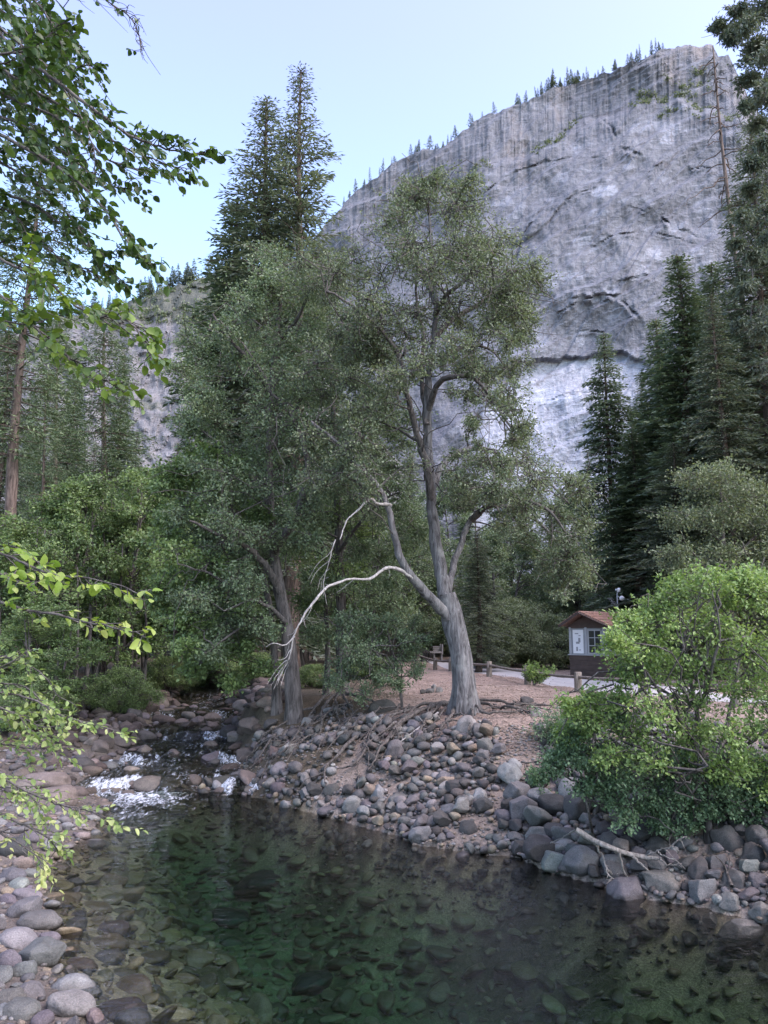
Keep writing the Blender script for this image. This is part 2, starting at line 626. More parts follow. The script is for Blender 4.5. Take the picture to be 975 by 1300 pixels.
def hill_mat():
    m = M('hillside_granite')
    fine = m.noise(m.pos(), 0.18, 8, 0.72, 0.6)
    mp = m.n('ShaderNodeMapping')
    mp.inputs['Rotation'].default_value = (0, math.radians(52), 0)
    mp.inputs['Scale'].default_value = (0.02, 0.03, 0.16)
    m.l(m.n('ShaderNodeNewGeometry').outputs['Position'], mp.inputs['Vector'])
    diag = m.noise(mp.outputs[0], 1.0, 7, 0.68, 0.8)
    c = m.ramp(fine, [(0.3, (0.11, 0.11, 0.114)), (0.7, (0.21, 0.21, 0.217))])
    c = m.mix(1.0, c, m.ramp(diag, [(0.32, 0.55), (0.5, 0.96), (0.7, 1.25)]), 'MULTIPLY')
    zone = m.attr('tint')
    veg = m.noise(m.pos(), 0.07, 6, 0.7)
    vf = m.ramp(m.math('ADD', m.math('MULTIPLY', zone, 0.5), veg), [(0.74, 0.0), (0.86, 0.8)])
    c = m.mix(vf, c, m.ramp(fine, [(0.35, (0.05, 0.06, 0.045)), (0.65, (0.11, 0.118, 0.09))]))
    return m.done(m.pbr(c, 0.95, m.bump(m.math("ADD", fine, diag), 0.8, 2.2), 0.15))


def plain(name, col, rough=0.7, nz=0.15, sc=6.0, spec=0.3):
    m = M(name)
    n = m.noise(m.pos(), sc, 5, 0.6)
    c = m.mix(1.0, col, m.ramp(n, [(0.3, 1 - nz), (0.7, 1 + nz)]), 'MULTIPLY')
    return m.done(m.pbr(c, rough, m.bump(n, 0.3, 0.01), spec))


MAT_GROUND = ground_mat()
MAT_WATER = water_mat()
MAT_STREAM = stream_mat()
MAT_FOAM = stream_mat('foam', False)
MAT_CLIFF = cliff_mat()
MAT_HILL = hill_mat()

# ------------------------------------------------------------------ terrain
# shore of the pool: (u, v) of the waterline, bank width, bank height, steepness of the bed
SHORE = [((105, 1300), 11, 1.1, .13), ((84, 1270), 11, 1.1, .13), ((68, 1230), 11, 1.1, .14), ((66, 1180), 11, 1.1, .15),
         ((64, 1140), 11, 1.1, .16), ((60, 1112), 11, 1.1, .18), ((80, 1085), 11, 1.1, .2), ((110, 1066), 11, 1.1, .25),
         ((128, 1045), 11, 1.1, .3), ((125, 1022), 10, 1.1, .35), ((150, 1010), 9, 1.1, .45), ((215, 1009), 5, 1.0, .5), ((300, 1009), 4, 1.4, .5),
         ((330, 1015), 2.3, 1.9, .7), ((400, 1034), 3.0, 2.0, .75), ((440, 1045), 4.6, 2.0, .75), ((500, 1061), 5.6, 2.0, .75),
         ((530, 1074), 6.0, 2.0, .75), ((590, 1083), 6.4, 2.0, .7), ((650, 1088), 6.2, 2.0, .7), ((690, 1105), 5.8, 2.0, .7),
         ((760, 1126), 5.4, 2.0, .75), ((820, 1142), 5.2, 2.0, .8), ((880, 1152), 5.0, 2.0, .8), ((975, 1176), 5.0, 2.0, .8)]
_pts = [(*G(u, v, 0)[:2], w, h, k) for (u, v), w, h, k in SHORE]
_pts = [(-1.9, 2.0, 11, 1.1, .2), (-2.7, 6.5, 11, 1.1, .14)] + _pts + [(8.6, 9.6, 5, 2.0, .8), (10.0, 5.0, 5, 2.0, .8), (10.2, 2.0, 5, 2.0, .8)]
SH = np.array(_pts)
_d = []
for i in range(len(SH)):
    a, b = SH[i], SH[(i + 1) % len(SH)]
    if i == len(SH) - 1:
        continue
    n = max(2, int(np.hypot(*(b - a)[:2]) / 0.35))
    for k in range(n):
        _d.append(a + (b - a) * k / n)
SHD = np.array(_d + [SH[-1]])
POLY = SHD[:, :2]


def inside(x, y):
    r = np.zeros(x.shape, bool)
    n = len(POLY)
    for i in range(n):
        x1, y1 = POLY[i]
        x2, y2 = POLY[(i + 1) % n]
        if y1 == y2:
            continue
        c = ((y1 > y) != (y2 > y)) & (x < (x2 - x1) * (y - y1) / (y2 - y1) + x1)
        r ^= c
    return r


ZS_Y = [19, 21.5, 22.2, 24.0, 24.7, 27.5, 28.2, 31.5, 32.4, 37, 38, 46, 60]
ZS_Z = [0, 0.0, 0.26, 0.33, 0.54, 0.60, 0.82, 0.90, 1.10, 1.2, 1.42, 1.6, 1.9]


def zs(y):
    return np.interp(y, ZS_Y, ZS_Z)


_cl = [G(218, 1009, 0), G(222, 985, .26), G(236, 957, .5), G(246, 925, .72), G(258, 900, .95), G(280, 879, 1.2), G(296, 868, 1.42)]
CL_Y = [p[1] for p in _cl] + [60]
CL_X = [p[0] for p in _cl] + [_cl[-1][0] - 4]


def clx(y):
    return np.interp(y, CL_Y, CL_X)


def half(y):
    return np.interp(y, [21, 24, 28, 34, 40], [2.1, 1.7, 1.4, 1.3, 1.2])


def hgt(x, y, full=False):
    x, y = np.asarray(x, float), np.asarray(y, float)
    shp = np.broadcast(x, y).shape
    x, y = np.broadcast_to(x, shp).ravel(), np.broadcast_to(y, shp).ravel()
    z = np.zeros(len(x))
    side = np.zeros(len(x))
    sd = np.zeros(len(x))
    for s in range(0, len(x), 20000):
        xx, yy = x[s:s + 20000], y[s:s + 20000]
        d2 = (xx[:, None] - SHD[None, :, 0]) ** 2 + (yy[:, None] - SHD[None, :, 1]) ** 2
        d = np.sqrt(d2.min(1))
        w = 1.0 / (d2 + 0.05) ** 2
        w /= w.sum(1, keepdims=True)
        bw, bh, kk = (w @ SHD[:, i] for i in (2, 3, 4))
        upw = smooth(19.5, 22, yy)
        bh = bh + (1.1 + .98 * smooth(clx(yy) - 1, clx(yy) + 2.5, xx) - bh) * upw
        ins = inside(xx, yy)
        t = np.clip(d / bw, 0, 1)
        out = bh * (1 - (1 - t) ** 1.35)
        zin = -2.7 * (1 - np.exp(-d * kk))
        z[s:s + 20000] = np.where(ins, zin, out)
        sd[s:s + 20000] = np.where(ins, -d, d)
        side[s:s + 20000] = smooth(1.3, 1.9, bh)
    # upstream channel
    c = np.abs(x - clx(y))
    hw = half(y)
    up = smooth(20.8, 22.0, y)
    chan = zs(y) - 0.22
    left_bank = zs(y) + 0.12 + 0.10 * np.maximum(c - hw, 0)
    zl = np.where(x < clx(y), np.minimum(np.maximum(z, left_bank), left_bank + .25), np.maximum(z, zs(y) * .9))
    zz = chan + (zl - chan) * smooth(hw * 0.85, hw + 1.1, c)
    z = np.where(sd > 0, z + (zz - z) * up * smooth(40, 14, c), z)
    # valley floor climbs towards the cliffs
    far = np.maximum(y - 70, 0)
    z = z + np.minimum(far, 180) * 0.10 + np.maximum(far - 180, 0) * 0.02
    z = z + np.where(sd > 0.4, 0.10 * fbm(x * .35, y * .35, None, 3, 5) * smooth(0.4, 3, sd), 0)
    z = z + np.where(sd < -0.5, 0.20 * fbm(x * .8, y * .8, None, 3, 9) * smooth(.5, 2.5, -sd), 0.0)
    r = (z.reshape(shp), sd.reshape(shp), side.reshape(shp))
    return r if full else r[0]


def axis(lo, hi, step, far_lo, far_hi, g=1.14):
    a = list(np.arange(lo, hi + step / 2, step))
    s, v = step, a[-1]
    while v < far_hi:
        s *= g
        v += s
        a.append(v)
    s, v = step, a[0]
    while v > far_lo:
        s *= g
        v -= s
        a.insert(0, v)
    return np.array(a)


gx = axis(-13, 14, 0.16, -2600, 2600)
gy = axis(6, 44, 0.16, -700, 3600)
GX, GY = np.meshgrid(gx, gy)
GZ, GSD, GSIDE = hgt(GX, GY, True)
depth = np.clip(-GZ / 2.2, 0, 1)
bed = np.array([.27, .225, .15])[None, None] * (1 - depth[..., None]) + np.array([.18, .18, .095])[None, None] * depth[..., None]
patch = smooth(-.1, .5, fbm(GX * .9, GY * .9, None, 4, 31))
bed = bed * (1 - .62 * patch[..., None])
gravel = np.array([.19, .158, .134])
duff = np.array([.225, .176, .148])
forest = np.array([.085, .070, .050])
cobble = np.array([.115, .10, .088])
dist_in = smooth(.55, .95, np.clip(GZ / 2.0, 0, 2))
rightc = gravel + (duff - gravel) * dist_in[..., None]
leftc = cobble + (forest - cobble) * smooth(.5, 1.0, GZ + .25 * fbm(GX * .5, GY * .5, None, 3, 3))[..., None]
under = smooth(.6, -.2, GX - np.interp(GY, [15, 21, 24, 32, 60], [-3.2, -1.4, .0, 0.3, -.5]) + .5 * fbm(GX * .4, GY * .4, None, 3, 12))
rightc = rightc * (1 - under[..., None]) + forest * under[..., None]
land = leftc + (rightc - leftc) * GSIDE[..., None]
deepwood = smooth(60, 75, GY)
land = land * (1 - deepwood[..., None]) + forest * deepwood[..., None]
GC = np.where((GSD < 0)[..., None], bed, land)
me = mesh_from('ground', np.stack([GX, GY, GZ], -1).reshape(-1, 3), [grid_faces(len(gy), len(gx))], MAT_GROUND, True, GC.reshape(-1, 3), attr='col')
tag(link(bpy.data.objects.new('ground', me)), kind='structure')


def ground_hit(u, v):
    r = ray(u, v)
    ts = np.linspace(6, 90, 1700)
    p = ts[:, None] * r[None]
    z = EYE + p[:, 2]
    h = hgt(p[:, 0], p[:, 1])
    k = np.argmax(z < h)
    return np.array([p[k, 0], p[k, 1], h[k]])


# water: a closed body under a rippled face
Gw = Geo()
wx0, wx1, wy0, wy1 = -9.5, 14.0, 1.0, 21.9
Gw.add([[wx0, wy0, 0], [wx1, wy0, 0], [wx1, wy1, 0], [wx0, wy1, 0], [wx0, wy0, -4.5], [wx1, wy0, -4.5], [wx1, wy1, -4.5], [wx0, wy1, -4.5]],
       [[0, 1, 2, 3], [7, 6, 5, 4], [0, 4, 5, 1], [1, 5, 6, 2], [2, 6, 7, 3], [3, 7, 4, 0]])
tag(Gw.build('pool_water', MAT_WATER), kind='structure')

# stream: stepped sheet following the channel, white where it drops
sy = np.arange(20.6, 46, 0.05)
sc_ = np.linspace(-1, 1, 90)
SY, SCC = np.meshgrid(sy, sc_, indexing='ij')
jit = 0.85 * fbm(SCC * 2.6, SY * 0.35, None, 3, 44)
SX = clx(SY) + SCC * (half(SY) + 0.5)
yy = SY + jit * smooth(20.6, 21.6, SY)
SZ = zs(yy) + 0.012
slope = (zs(yy + .12) - zs(yy - .12)) / .24
trail = np.maximum.reduce([np.clip((zs(yy + k) - zs(yy + k - .3)) * 2.6, 0, 1) * (1 - k / 2.6) for k in np.arange(0.0, 2.2, .3)])
foam = np.clip(slope * 2.2, 0, 1) * 0.55 + trail * 0.45
thr = smooth(-.25, .45, fbm(SX * 1.9 + .3 * SY, SY * .22, None, 3, 71))
foam = np.clip(foam * (0.12 + 1.05 * thr), 0, 1)
foam = np.maximum(foam, .20 * smooth(21, 22, SY) + .12 * fbm(SX * .9, SY * .5, None, 2, 79))
foam = np.maximum(foam, (0.25 + .35 * thr) * smooth(20.6, 21.2, SY) * smooth(22.2, 21.5, SY) * smooth(.2, -.1, SCC))
SZ = SZ + foam * 0.10 * np.abs(fbm(SX * 5, SY * 4, None, 3, 72)) + 0.012 * fbm(SX * 2.5, SY * 2.5, None, 2, 73)
edge = smooth(20.6, 21.0, SY)
SZ = SZ * edge + (-0.02) * (1 - edge)
me = mesh_from('stream_water', np.stack([SX, SY, SZ], -1).reshape(-1, 3), [grid_faces(len(sy), len(sc_))], MAT_STREAM, True, foam.ravel())
tag(link(bpy.data.objects.new('stream_water', me)), kind='structure')
# churned foam fanning out into the pool below the main drop
FY, FX = np.meshgrid(np.linspace(17.6, 21.7, 110), np.linspace(-7.9, -3.2, 120), indexing='ij')
fu = np.exp(-((FX + 6.2 - (21.4 - FY) * .12) / (1.15 + .05 * (21.4 - FY))) ** 2)
fo = fu * smooth(17.7, 21.3, FY + .5 * fbm(FX * 1.2, FY * .7, None, 3, 8)) * .80
fz = 0.012 + .05 * fo * np.abs(fbm(FX * 5, FY * 4, None, 3, 77))
msk = (fo[:-1, :-1] + fo[1:, 1:]).ravel() > .14
me = mesh_from('stream_foam', np.stack([FX, FY, fz], -1).reshape(-1, 3), [grid_faces(110, 120)[msk]], MAT_FOAM, True, fo.ravel())
tag(link(bpy.data.objects.new('stream_foam', me)), kind='stuff')

# ------------------------------------------------------------------ the granite cliff and the wooded hillside
SKY_U = [-200, 330, 400, 435, 450, 470, 485, 500, 520, 540, 565, 600, 620, 660, 680, 700, 730, 760, 780, 800, 820, 840, 870, 905, 912, 925, 935, 955, 1000, 1250]
SKY_V = [700, 400, 300, 262, 246, 229, 221, 206, 197, 190, 186, 157, 146, 131, 124, 113, 106, 95, 90, 79, 74, 62, 59, 57, 70, 71, 92, 134, 175, 260]
cu = np.linspace(250, 1150, 620)
nt = 330
vs = np.interp(cu, SKY_U, SKY_V) + 2.0 * fbm(cu / 9, cu * 0, None, 3, 21)
tt = np.linspace(0, 1, nt) ** 1.06
CU = np.repeat(cu[None], nt, 0)
CV = vs[None] + (790 - vs[None]) * tt[:, None]
Dtop = 640 - (cu - 435) * 0.10
Dbase = Dtop - 105
D = Dtop[None] + (Dbase - Dtop)[None] * tt[:, None]
ledge_v = np.interp(CU, [250, 440, 500, 560, 640, 700, 760, 850, 930, 1150], [420, 330, 282, 246, 205, 178, 150, 128, 150, 260]) + 7 * fbm(CU / 28, CU * 0, None, 3, 61)
hh = CV - ledge_v
D = D + 7 * smooth(5, -7, hh) - 3
roof_v = np.interp(CU, [560, 620, 650, 680, 720, 790, 830, 900], [560, 515, 478, 458, 456, 448, 470, 520]) + 3 * fbm(CU / 16, CU * 0, None, 3, 62)
D = D + 9 * smooth(-3.5, 2.5, CV - roof_v) * smooth(120, 10, CV - roof_v) * smooth(600, 670, CU) * smooth(850, 780, CU)
ca, sa = 0.5, 0.87
cc = CU * ca + CV * sa + 11 * fbm(CU / 120, CV / 120, None, 2, 63)
al = CU * sa - CV * ca


def saw(c, per, seed):
    x = c / per + 0.22 * fbm(al / 160, c / 60, None, 3, seed)
    k = np.floor(x)
    f = x - k
    amp = 0.5 + 0.5 * vn(k * 3.1, al / 70, None, seed + 3)
    return (smooth(0, .10, f) * (1 - f)) * amp


D = D - 7 * saw(cc, 34, 64) - 2.6 * saw(cc + 0.3 * al, 15, 65) - 0.8 * saw(cc - .2 * al, 7, 66)
D = D - 10 * fbm(CU / 150, CV / 150, None, 3, 67) - 1.1 * fbm(CU / 14, CV / 22, None, 4, 68)
rib = np.abs(fbm(CU / 9, CV / 110, None, 4, 69))
D = D + 4.0 * rib * smooth(60, -10, hh) * .35 + 0.2 * rib
# curved overhanging arch left of the centre
arch = np.abs(CV - (330 - (np.clip(CU, 600, 730) - 600) * 0.55 + 14 * np.sin(CU / 25)))
D = D + 2.0 * np.exp(-(arch / 3.0) ** 2) * smooth(600, 620, CU) * smooth(735, 715, CU)
for ck, cw_, cd_ in (([(797, 263), (815, 267), (835, 274), (855, 286), (873, 296), (900, 305)], 2.2, 6), ([(775, 373), (783, 365), (791, 359), (805, 353), (818, 351), (840, 352)], 1.8, 5), ([(720, 380), (736, 378), (775, 376), (791, 384), (803, 394), (813, 406)], 2.2, 7),
                    ([(640, 350), (652, 330), (659, 313), (670, 291), (684, 269), (712, 252)], 2.2, 6), ([(786, 189), (800, 191), (813, 197)], 2.0, 5), ([(818, 225), (832, 212), (846, 203)], 1.8, 4), ([(700, 402), (714, 395), (730, 386), (747, 379)], 1.6, 4),
                    ([(690, 300), (705, 270), (730, 248), (770, 236)], 1.6, 3.5), ([(740, 320), (780, 300), (830, 296), (880, 310)], 1.5, 3), ([(600, 260), (640, 225), (700, 205), (760, 200)], 1.8, 4), ([(690, 440), (720, 425), (760, 420), (800, 428)], 1.5, 3), ([(760, 150), (775, 160), (782, 175)], 2, 6), ([(640, 300), (625, 330), (620, 365)], 1.8, 4), ([(680, 520), (720, 500), (770, 497)], 1.4, 3), ([(850, 230), (880, 215), (910, 212)], 1.5, 3)):
    q_ = spline(np.array(ck, float), 26)
    q_ = q_ + 1.6 * np.c_[vn(np.arange(26) / 2.2, np.full(26, ck[0][0])), vn(np.arange(26) / 2.2, np.full(26, ck[0][1]))]
    dd_ = np.full(CU.shape, 1e9)
    wq_ = np.zeros(CU.shape)
    for i in range(25):
        ax_, ay_ = q_[i]
        ex, ey = q_[i + 1] - q_[i]
        tt_ = np.clip(((CU - ax_) * ex + (CV - ay_) * ey) / (ex * ex + ey * ey), 0, 1)
        di_ = (CU - ax_ - tt_ * ex) ** 2 + (CV - ay_ - tt_ * ey) ** 2
        wq_ = np.where(di_ < dd_, math.sin(math.pi * (i + .5) / 25) ** .6, wq_)
        dd_ = np.minimum(dd_, di_)
    am_ = cd_ * wq_ * np.clip(.5 + .8 * fbm(CU / 9, CV / 9, None, 2, 97), 0, 1.2)
    D = D + am_ * .95 * np.exp(-dd_ / (cw_ * .8) ** 2) - am_ * .6 * np.exp(-dd_ / (cw_ * 4) ** 2)
b, a = (650 - CV) / F, (CU - 487.5) / F
ry, rz = CP - b * SP, SP + b * CP
CX, CY, CZ = a * D / ry, D, EYE + rz * D / ry
rows = [np.stack([CX[0] * 1.7, CY[0] + 400, CZ[0] - 40], -1), np.stack([CX[0] * 1.08, CY[0] + 50, CZ[0] + 1], -1)]
CVX = np.concatenate([np.array(rows), np.stack([CX, CY, CZ], -1)])
fresh_ = smooth(0, 5, CV - roof_v) * smooth(575, 640, CU) * smooth(860, 800, CU)
fresh_ = np.maximum(fresh_, .8 * smooth(1.15, .75, np.hypot((CU - 768 + .5 * (CV - 243)) / 17, (CV - 243) / 7) + .25 * fbm(CU / 6, CV / 6, None, 2, 55)))
fresh_ = np.maximum(fresh_, .45 * smooth(.35, .8, fbm(CU / 26 + CV / 40, CV / 16, None, 3, 56)))
czone = np.concatenate([np.ones((2, len(cu))), smooth(30, -10, hh) * .9 - fresh_ * smooth(-12, 25, hh)])
me = mesh_from('cliff', CVX.reshape(-1, 3), [grid_faces(nt + 2, len(cu))[:, ::-1]], MAT_CLIFF, False, czone.ravel())
tag(link(bpy.data.objects.new('cliff', me)), kind='structure')
CLIFF_TOP = np.stack([CX[0], CY[0], CZ[0]], -1)

HSK_U = [-260, -100, 0, 60, 100, 140, 180, 215, 250, 290, 330, 370, 440, 520]
HSK_V = [470, 445, 425, 408, 398, 390, 378, 366, 352, 340, 345, 400, 520, 600]
hu = np.linspace(-260, 520, 380)
hvs = np.interp(hu, HSK_U, HSK_V) + 3.0 * fbm(hu / 14, hu * 0, None, 3, 22)
ht = np.linspace(0, 1, 190)
HU = np.repeat(hu[None], 190, 0)
HV = hvs[None] + (790 - hvs[None]) * ht[:, None]
HD = 430 - 190 * ht[:, None] ** 0.8 + 0 * HU
cc2 = HU * .72 + HV * .7 + 20 * fbm(HU / 60, HV / 60, None, 3, 83)
al2 = HU * .7 - HV * .72
x_ = cc2 / 30 + .4 * fbm(al2 / 90, cc2 / 50, None, 3, 84)
HD = HD - 3.5 * (x_ - np.floor(x_)) * (0.4 + 0.6 * smooth(-.2, .4, fbm(HU / 50, HV / 50, None, 2, 87))) - 7 * fbm(HU / 70, HV / 70, None, 4, 85) - 2.5 * fbm(HU / 10, HV / 12, None, 3, 86)
b, a = (650 - HV) / F, (HU - 487.5) / F
ry, rz = CP - b * SP, SP + b * CP
HX, HY, HZ = a * HD / ry, HD, EYE + rz * HD / ry
rows = [np.stack([HX[0] * 1.5, HY[0] + 150, HZ[0] - 30], -1), np.stack([HX[0] * 1.06, HY[0] + 22, HZ[0] + .5], -1)]
HVX = np.concatenate([np.array(rows), np.stack([HX, HY, HZ], -1)])
hz_ = smooth(430, 370, HV) * .9 + .35 * smooth(470, 440, HV) + .45 * smooth(-.2, .6, fbm(HU / 40, HV / 40, None, 3, 88))
hz_ = np.concatenate([np.ones((2, len(hu))), hz_])
me = mesh_from('hillside', HVX.reshape(-1, 3), [grid_faces(192, len(hu))[:, ::-1]], MAT_HILL, False, hz_.ravel())
tag(link(bpy.data.objects.new('hillside', me)), kind='structure')
HILL_TOP = np.stack([HX[0], HY[0], HZ[0]], -1)

# scrub on the ledges of the cliff and on the hillside: uncountable tufts
Gs = Geo()
sel = np.argwhere((np.abs(hh + 3) < 5) & (CU > 430) & (CU < 940))
sel = sel[RNG.integers(0, len(sel), 260)]
c0 = np.stack([CX, CY, CZ], -1)[sel[:, 0], sel[:, 1]]
keep = fbm(sel[:, 1] / 22., sel[:, 0] * 0.0, None, 2, 91) > -.05
c0 = c0[keep]
sel2 = np.argwhere((CU > 800) & (CU < 900) & (CV > 85) & (CV < 150) & (fbm(CU / 14, CV / 10, None, 3, 92) > .35))
if len(sel2):
    sel2 = sel2[RNG.integers(0, len(sel2), 90)]
    c0 = np.concatenate([c0, np.stack([CX, CY, CZ], -1)[sel2[:, 0], sel2[:, 1]]])
sel3 = np.argwhere((hz_[2:] > .55) & (HU > 60) & (HU < 300) & (HV < 480))
sel3 = sel3[RNG.integers(0, len(sel3), 200)]
c1 = np.stack([HX, HY, HZ], -1)[sel3[:, 0], sel3[:, 1]]
c0 = np.concatenate([c0, c1])
m_ = 26
cen = np.repeat(c0, m_, 0) + RNG.normal(size=(len(c0) * m_, 3)) * np.array([1.5, 1.2, .9]) * np.repeat(RNG.uniform(.5, 1.3, len(c0)), m_)[:, None]
Gs.leaves(cen, rdir(len(cen)), rdir(len(cen)), RNG.uniform(.9, 1.8, len(cen)), .8, RNG.uniform(.1, .9, len(cen)))
tag(Gs.build('scrub', LF_OAK), kind='stuff')

# ------------------------------------------------------------------ trees
def foliage(gw, gl, C, R, m, k, L, rng, flat=0.75, wr=0.6, src=None, tb=0.5, twig=.011, droop=0.0, up=0.8):
    """leafy twigs filling ellipsoids: C (n,3) centres, R (n,) radii; m twigs each, k leaves per twig"""
    C = np.asarray(C, float)
    R = np.broadcast_to(np.asarray(R, float), (len(C),))
    n = len(C)
    d = rdir(n * m, rng)
    q = rng.uniform(0.15, 1.0, n * m) ** 0.6 * np.where(rng.random(n * m) < .2, 1.45, 1.05)
    sc = np.array([1, 1, flat])
    cc = np.repeat(C, m, 0)
    rr = np.repeat(R, m)[:, None]
    e = cc + d * q[:, None] * rr * sc
    s = cc + (e - cc) * 0.12 + rng.normal(size=e.shape) * rr * 0.10
    e = e - np.array([0, 0, 1.0]) * droop * rr * rng.uniform(0, 1, (len(e), 1))
    if twig:
        gw.sticks(s, e, twig, twig * .4)
    t = rng.uniform(0.3, 1.08, (len(e), k))
    pos = s[:, None] + (e - s)[:, None] * t[..., None] + rng.normal(size=(len(e), k, 3)) * (0.09 * rr[:, None] + 0.02)
    pos = pos.reshape(-1, 3)
    ax = nrm(np.repeat(e - s, k, 0)) * .7 + rdir(len(pos), rng) + np.array([0, 0, -droop])
    nm = rdir(len(pos), rng) + np.array([0, 0, up])
    tc = np.repeat(rng.normal(tb, .10, n), m * k) + rng.normal(0, .17, len(pos))
    gl.leaves(pos, ax, nm, L * rng.uniform(.65, 1.25, len(pos)), wr, np.clip(tc, 0, 1))


def branch(g, a, b, r0, r1, rng, sag=0.12, n=9, s=5, wig=.05):
    d = np.linalg.norm(b - a)
    mid = a + (b - a) * .5 + np.array([0, 0, d * sag]) + rng.normal(size=3) * d * .07
    p = spline([a, mid, b], n)
    p[1:-1] += rng.normal(size=(n - 2, 3)) * d * wig * .5
    g.tube(p, np.linspace(r0, r1, n), s, t=.5)
    return p


TREE_BASES = []


def big_tree(name, label, cat, D, limbs, clumps, leafm, barkm, L=.085, m=24, k=20, seed=1, crown=(500, 500, 250, 300, 3.5), nd=2, flat=.7,
             wr=.6, group=None, base=None, tb=.5, droop=.1, twig=.01, flare=(.35, 5), rough=.12, spread=1.0, up=.8):
    rng = np.random.default_rng(seed)
    gb, gt, gl = Geo(), Geo(), Geo()
    nodes, nr = [], []
    b0 = None
    for i, (pts, r0, r1) in enumerate(limbs):
        w = np.array([P(u, v, D + dd) for u, v, dd in pts])
        if b0 is None:
            if base is not None:
                w[0] = base
            else:
                w[0, 2] = hgt(w[0, 0], w[0, 1]) - .12
            b0 = w[0].copy()
        n = max(8, int(np.linalg.norm(np.diff(w, axis=0), axis=1).sum() / (.22 if r0 > .12 else .3)))
        p = spline(w, n)
        if i > 0:
            p[1:] += rng.normal(size=(n - 1, 3)) * .015
        r = r0 + (r1 - r0) * np.linspace(0, 1, n) ** .85
        (gt if r0 > .1291 or i == 0 else gb).tube(p, r, 14 if r0 > .15 else 8, rough=rough, flare=flare if i == 0 else None, seed=seed + i)
        nodes += list(p[n // 3 if i == 0 else n // 5:])
        nr += list(r[n // 3 if i == 0 else n // 5:])
    uc, vc, wu, hv, Rd = crown
    cs = []
    for c in clumps:
        u, v, rp = c[:3]
        dens = c[3] if len(c) > 3 else 1.0
        w = math.sqrt(max(.12, 1 - ((u - uc) / wu) ** 2 - ((v - vc) / hv) ** 2)) * Rd
        for j in range(nd):
            dd = (-1 + 2 * (j + .5) / nd) * w + rng.uniform(-.35, .35) * w
            uu, vv = u + rng.normal() * rp * .25 * spread, v + rng.normal() * rp * .25 * spread
            cs.append((P(uu, vv, D + dd), rp * D / F * rng.uniform(.85, 1.1), dens))
    nodes = np.array(nodes)
    nr = np.array(nr)
    order = np.argsort([np.min(np.linalg.norm(nodes - c[0], axis=1)) for c in cs])
    for o in order:
        c, r, dens = cs[o]
        dv = nodes - c
        cost = np.linalg.norm(dv, axis=1) + .7 * np.maximum(0, dv[:, 2])
        j = int(np.argmin(cost))
        d = np.linalg.norm(dv[j])
        if d > .25:
            r0 = min(nr[j] * .65, .016 + .016 * d)
            p = branch(gb, nodes[j], c, r0, .010, rng, n=max(5, min(12, int(d * 3))))
            nodes = np.vstack([nodes, p[2:]])
            nr = np.concatenate([nr, np.linspace(r0, .012, len(p))[2:]])
        if rng.random() < .85 and len(nodes) > 20:
            j2 = int(np.argsort(np.linalg.norm(nodes - c, axis=1))[min(len(nodes) - 1, rng.integers(6, 40))])
            branch(gb, nodes[j2], c + rng.normal(size=3) * r * .9, .022, .006, rng, sag=.05, n=8, s=4, wig=.09)
        foliage(gb, gl, [c], r, max(4, int(m * dens)), k, L, rng, flat, wr, tb=tb, twig=twig, droop=droop, up=up)
    TREE_BASES.append((b0[0], b0[1], limbs[0][1]))
    root = empty(name, b0)
    tr = gt.build('trunk', barkm, root, True, b0)
    tr.location = (0, 0, 0)
    br = gb.build('branch', MAT_DARKBARK, root, True, b0)
    br.location = (0, 0, 0)
    cr = gl.build('crown', leafm, root, False, b0)
    cr.location = (0, 0, 0)
    tag(root, label, cat, group)
    return root, b0


def add_part(root, b0, g, name, mat, label=None, smooth_=True):
    o = g.build(name, mat, root, smooth_, b0)
    o.location = (0, 0, 0)
    if label:
        o['label'] = label
    return o


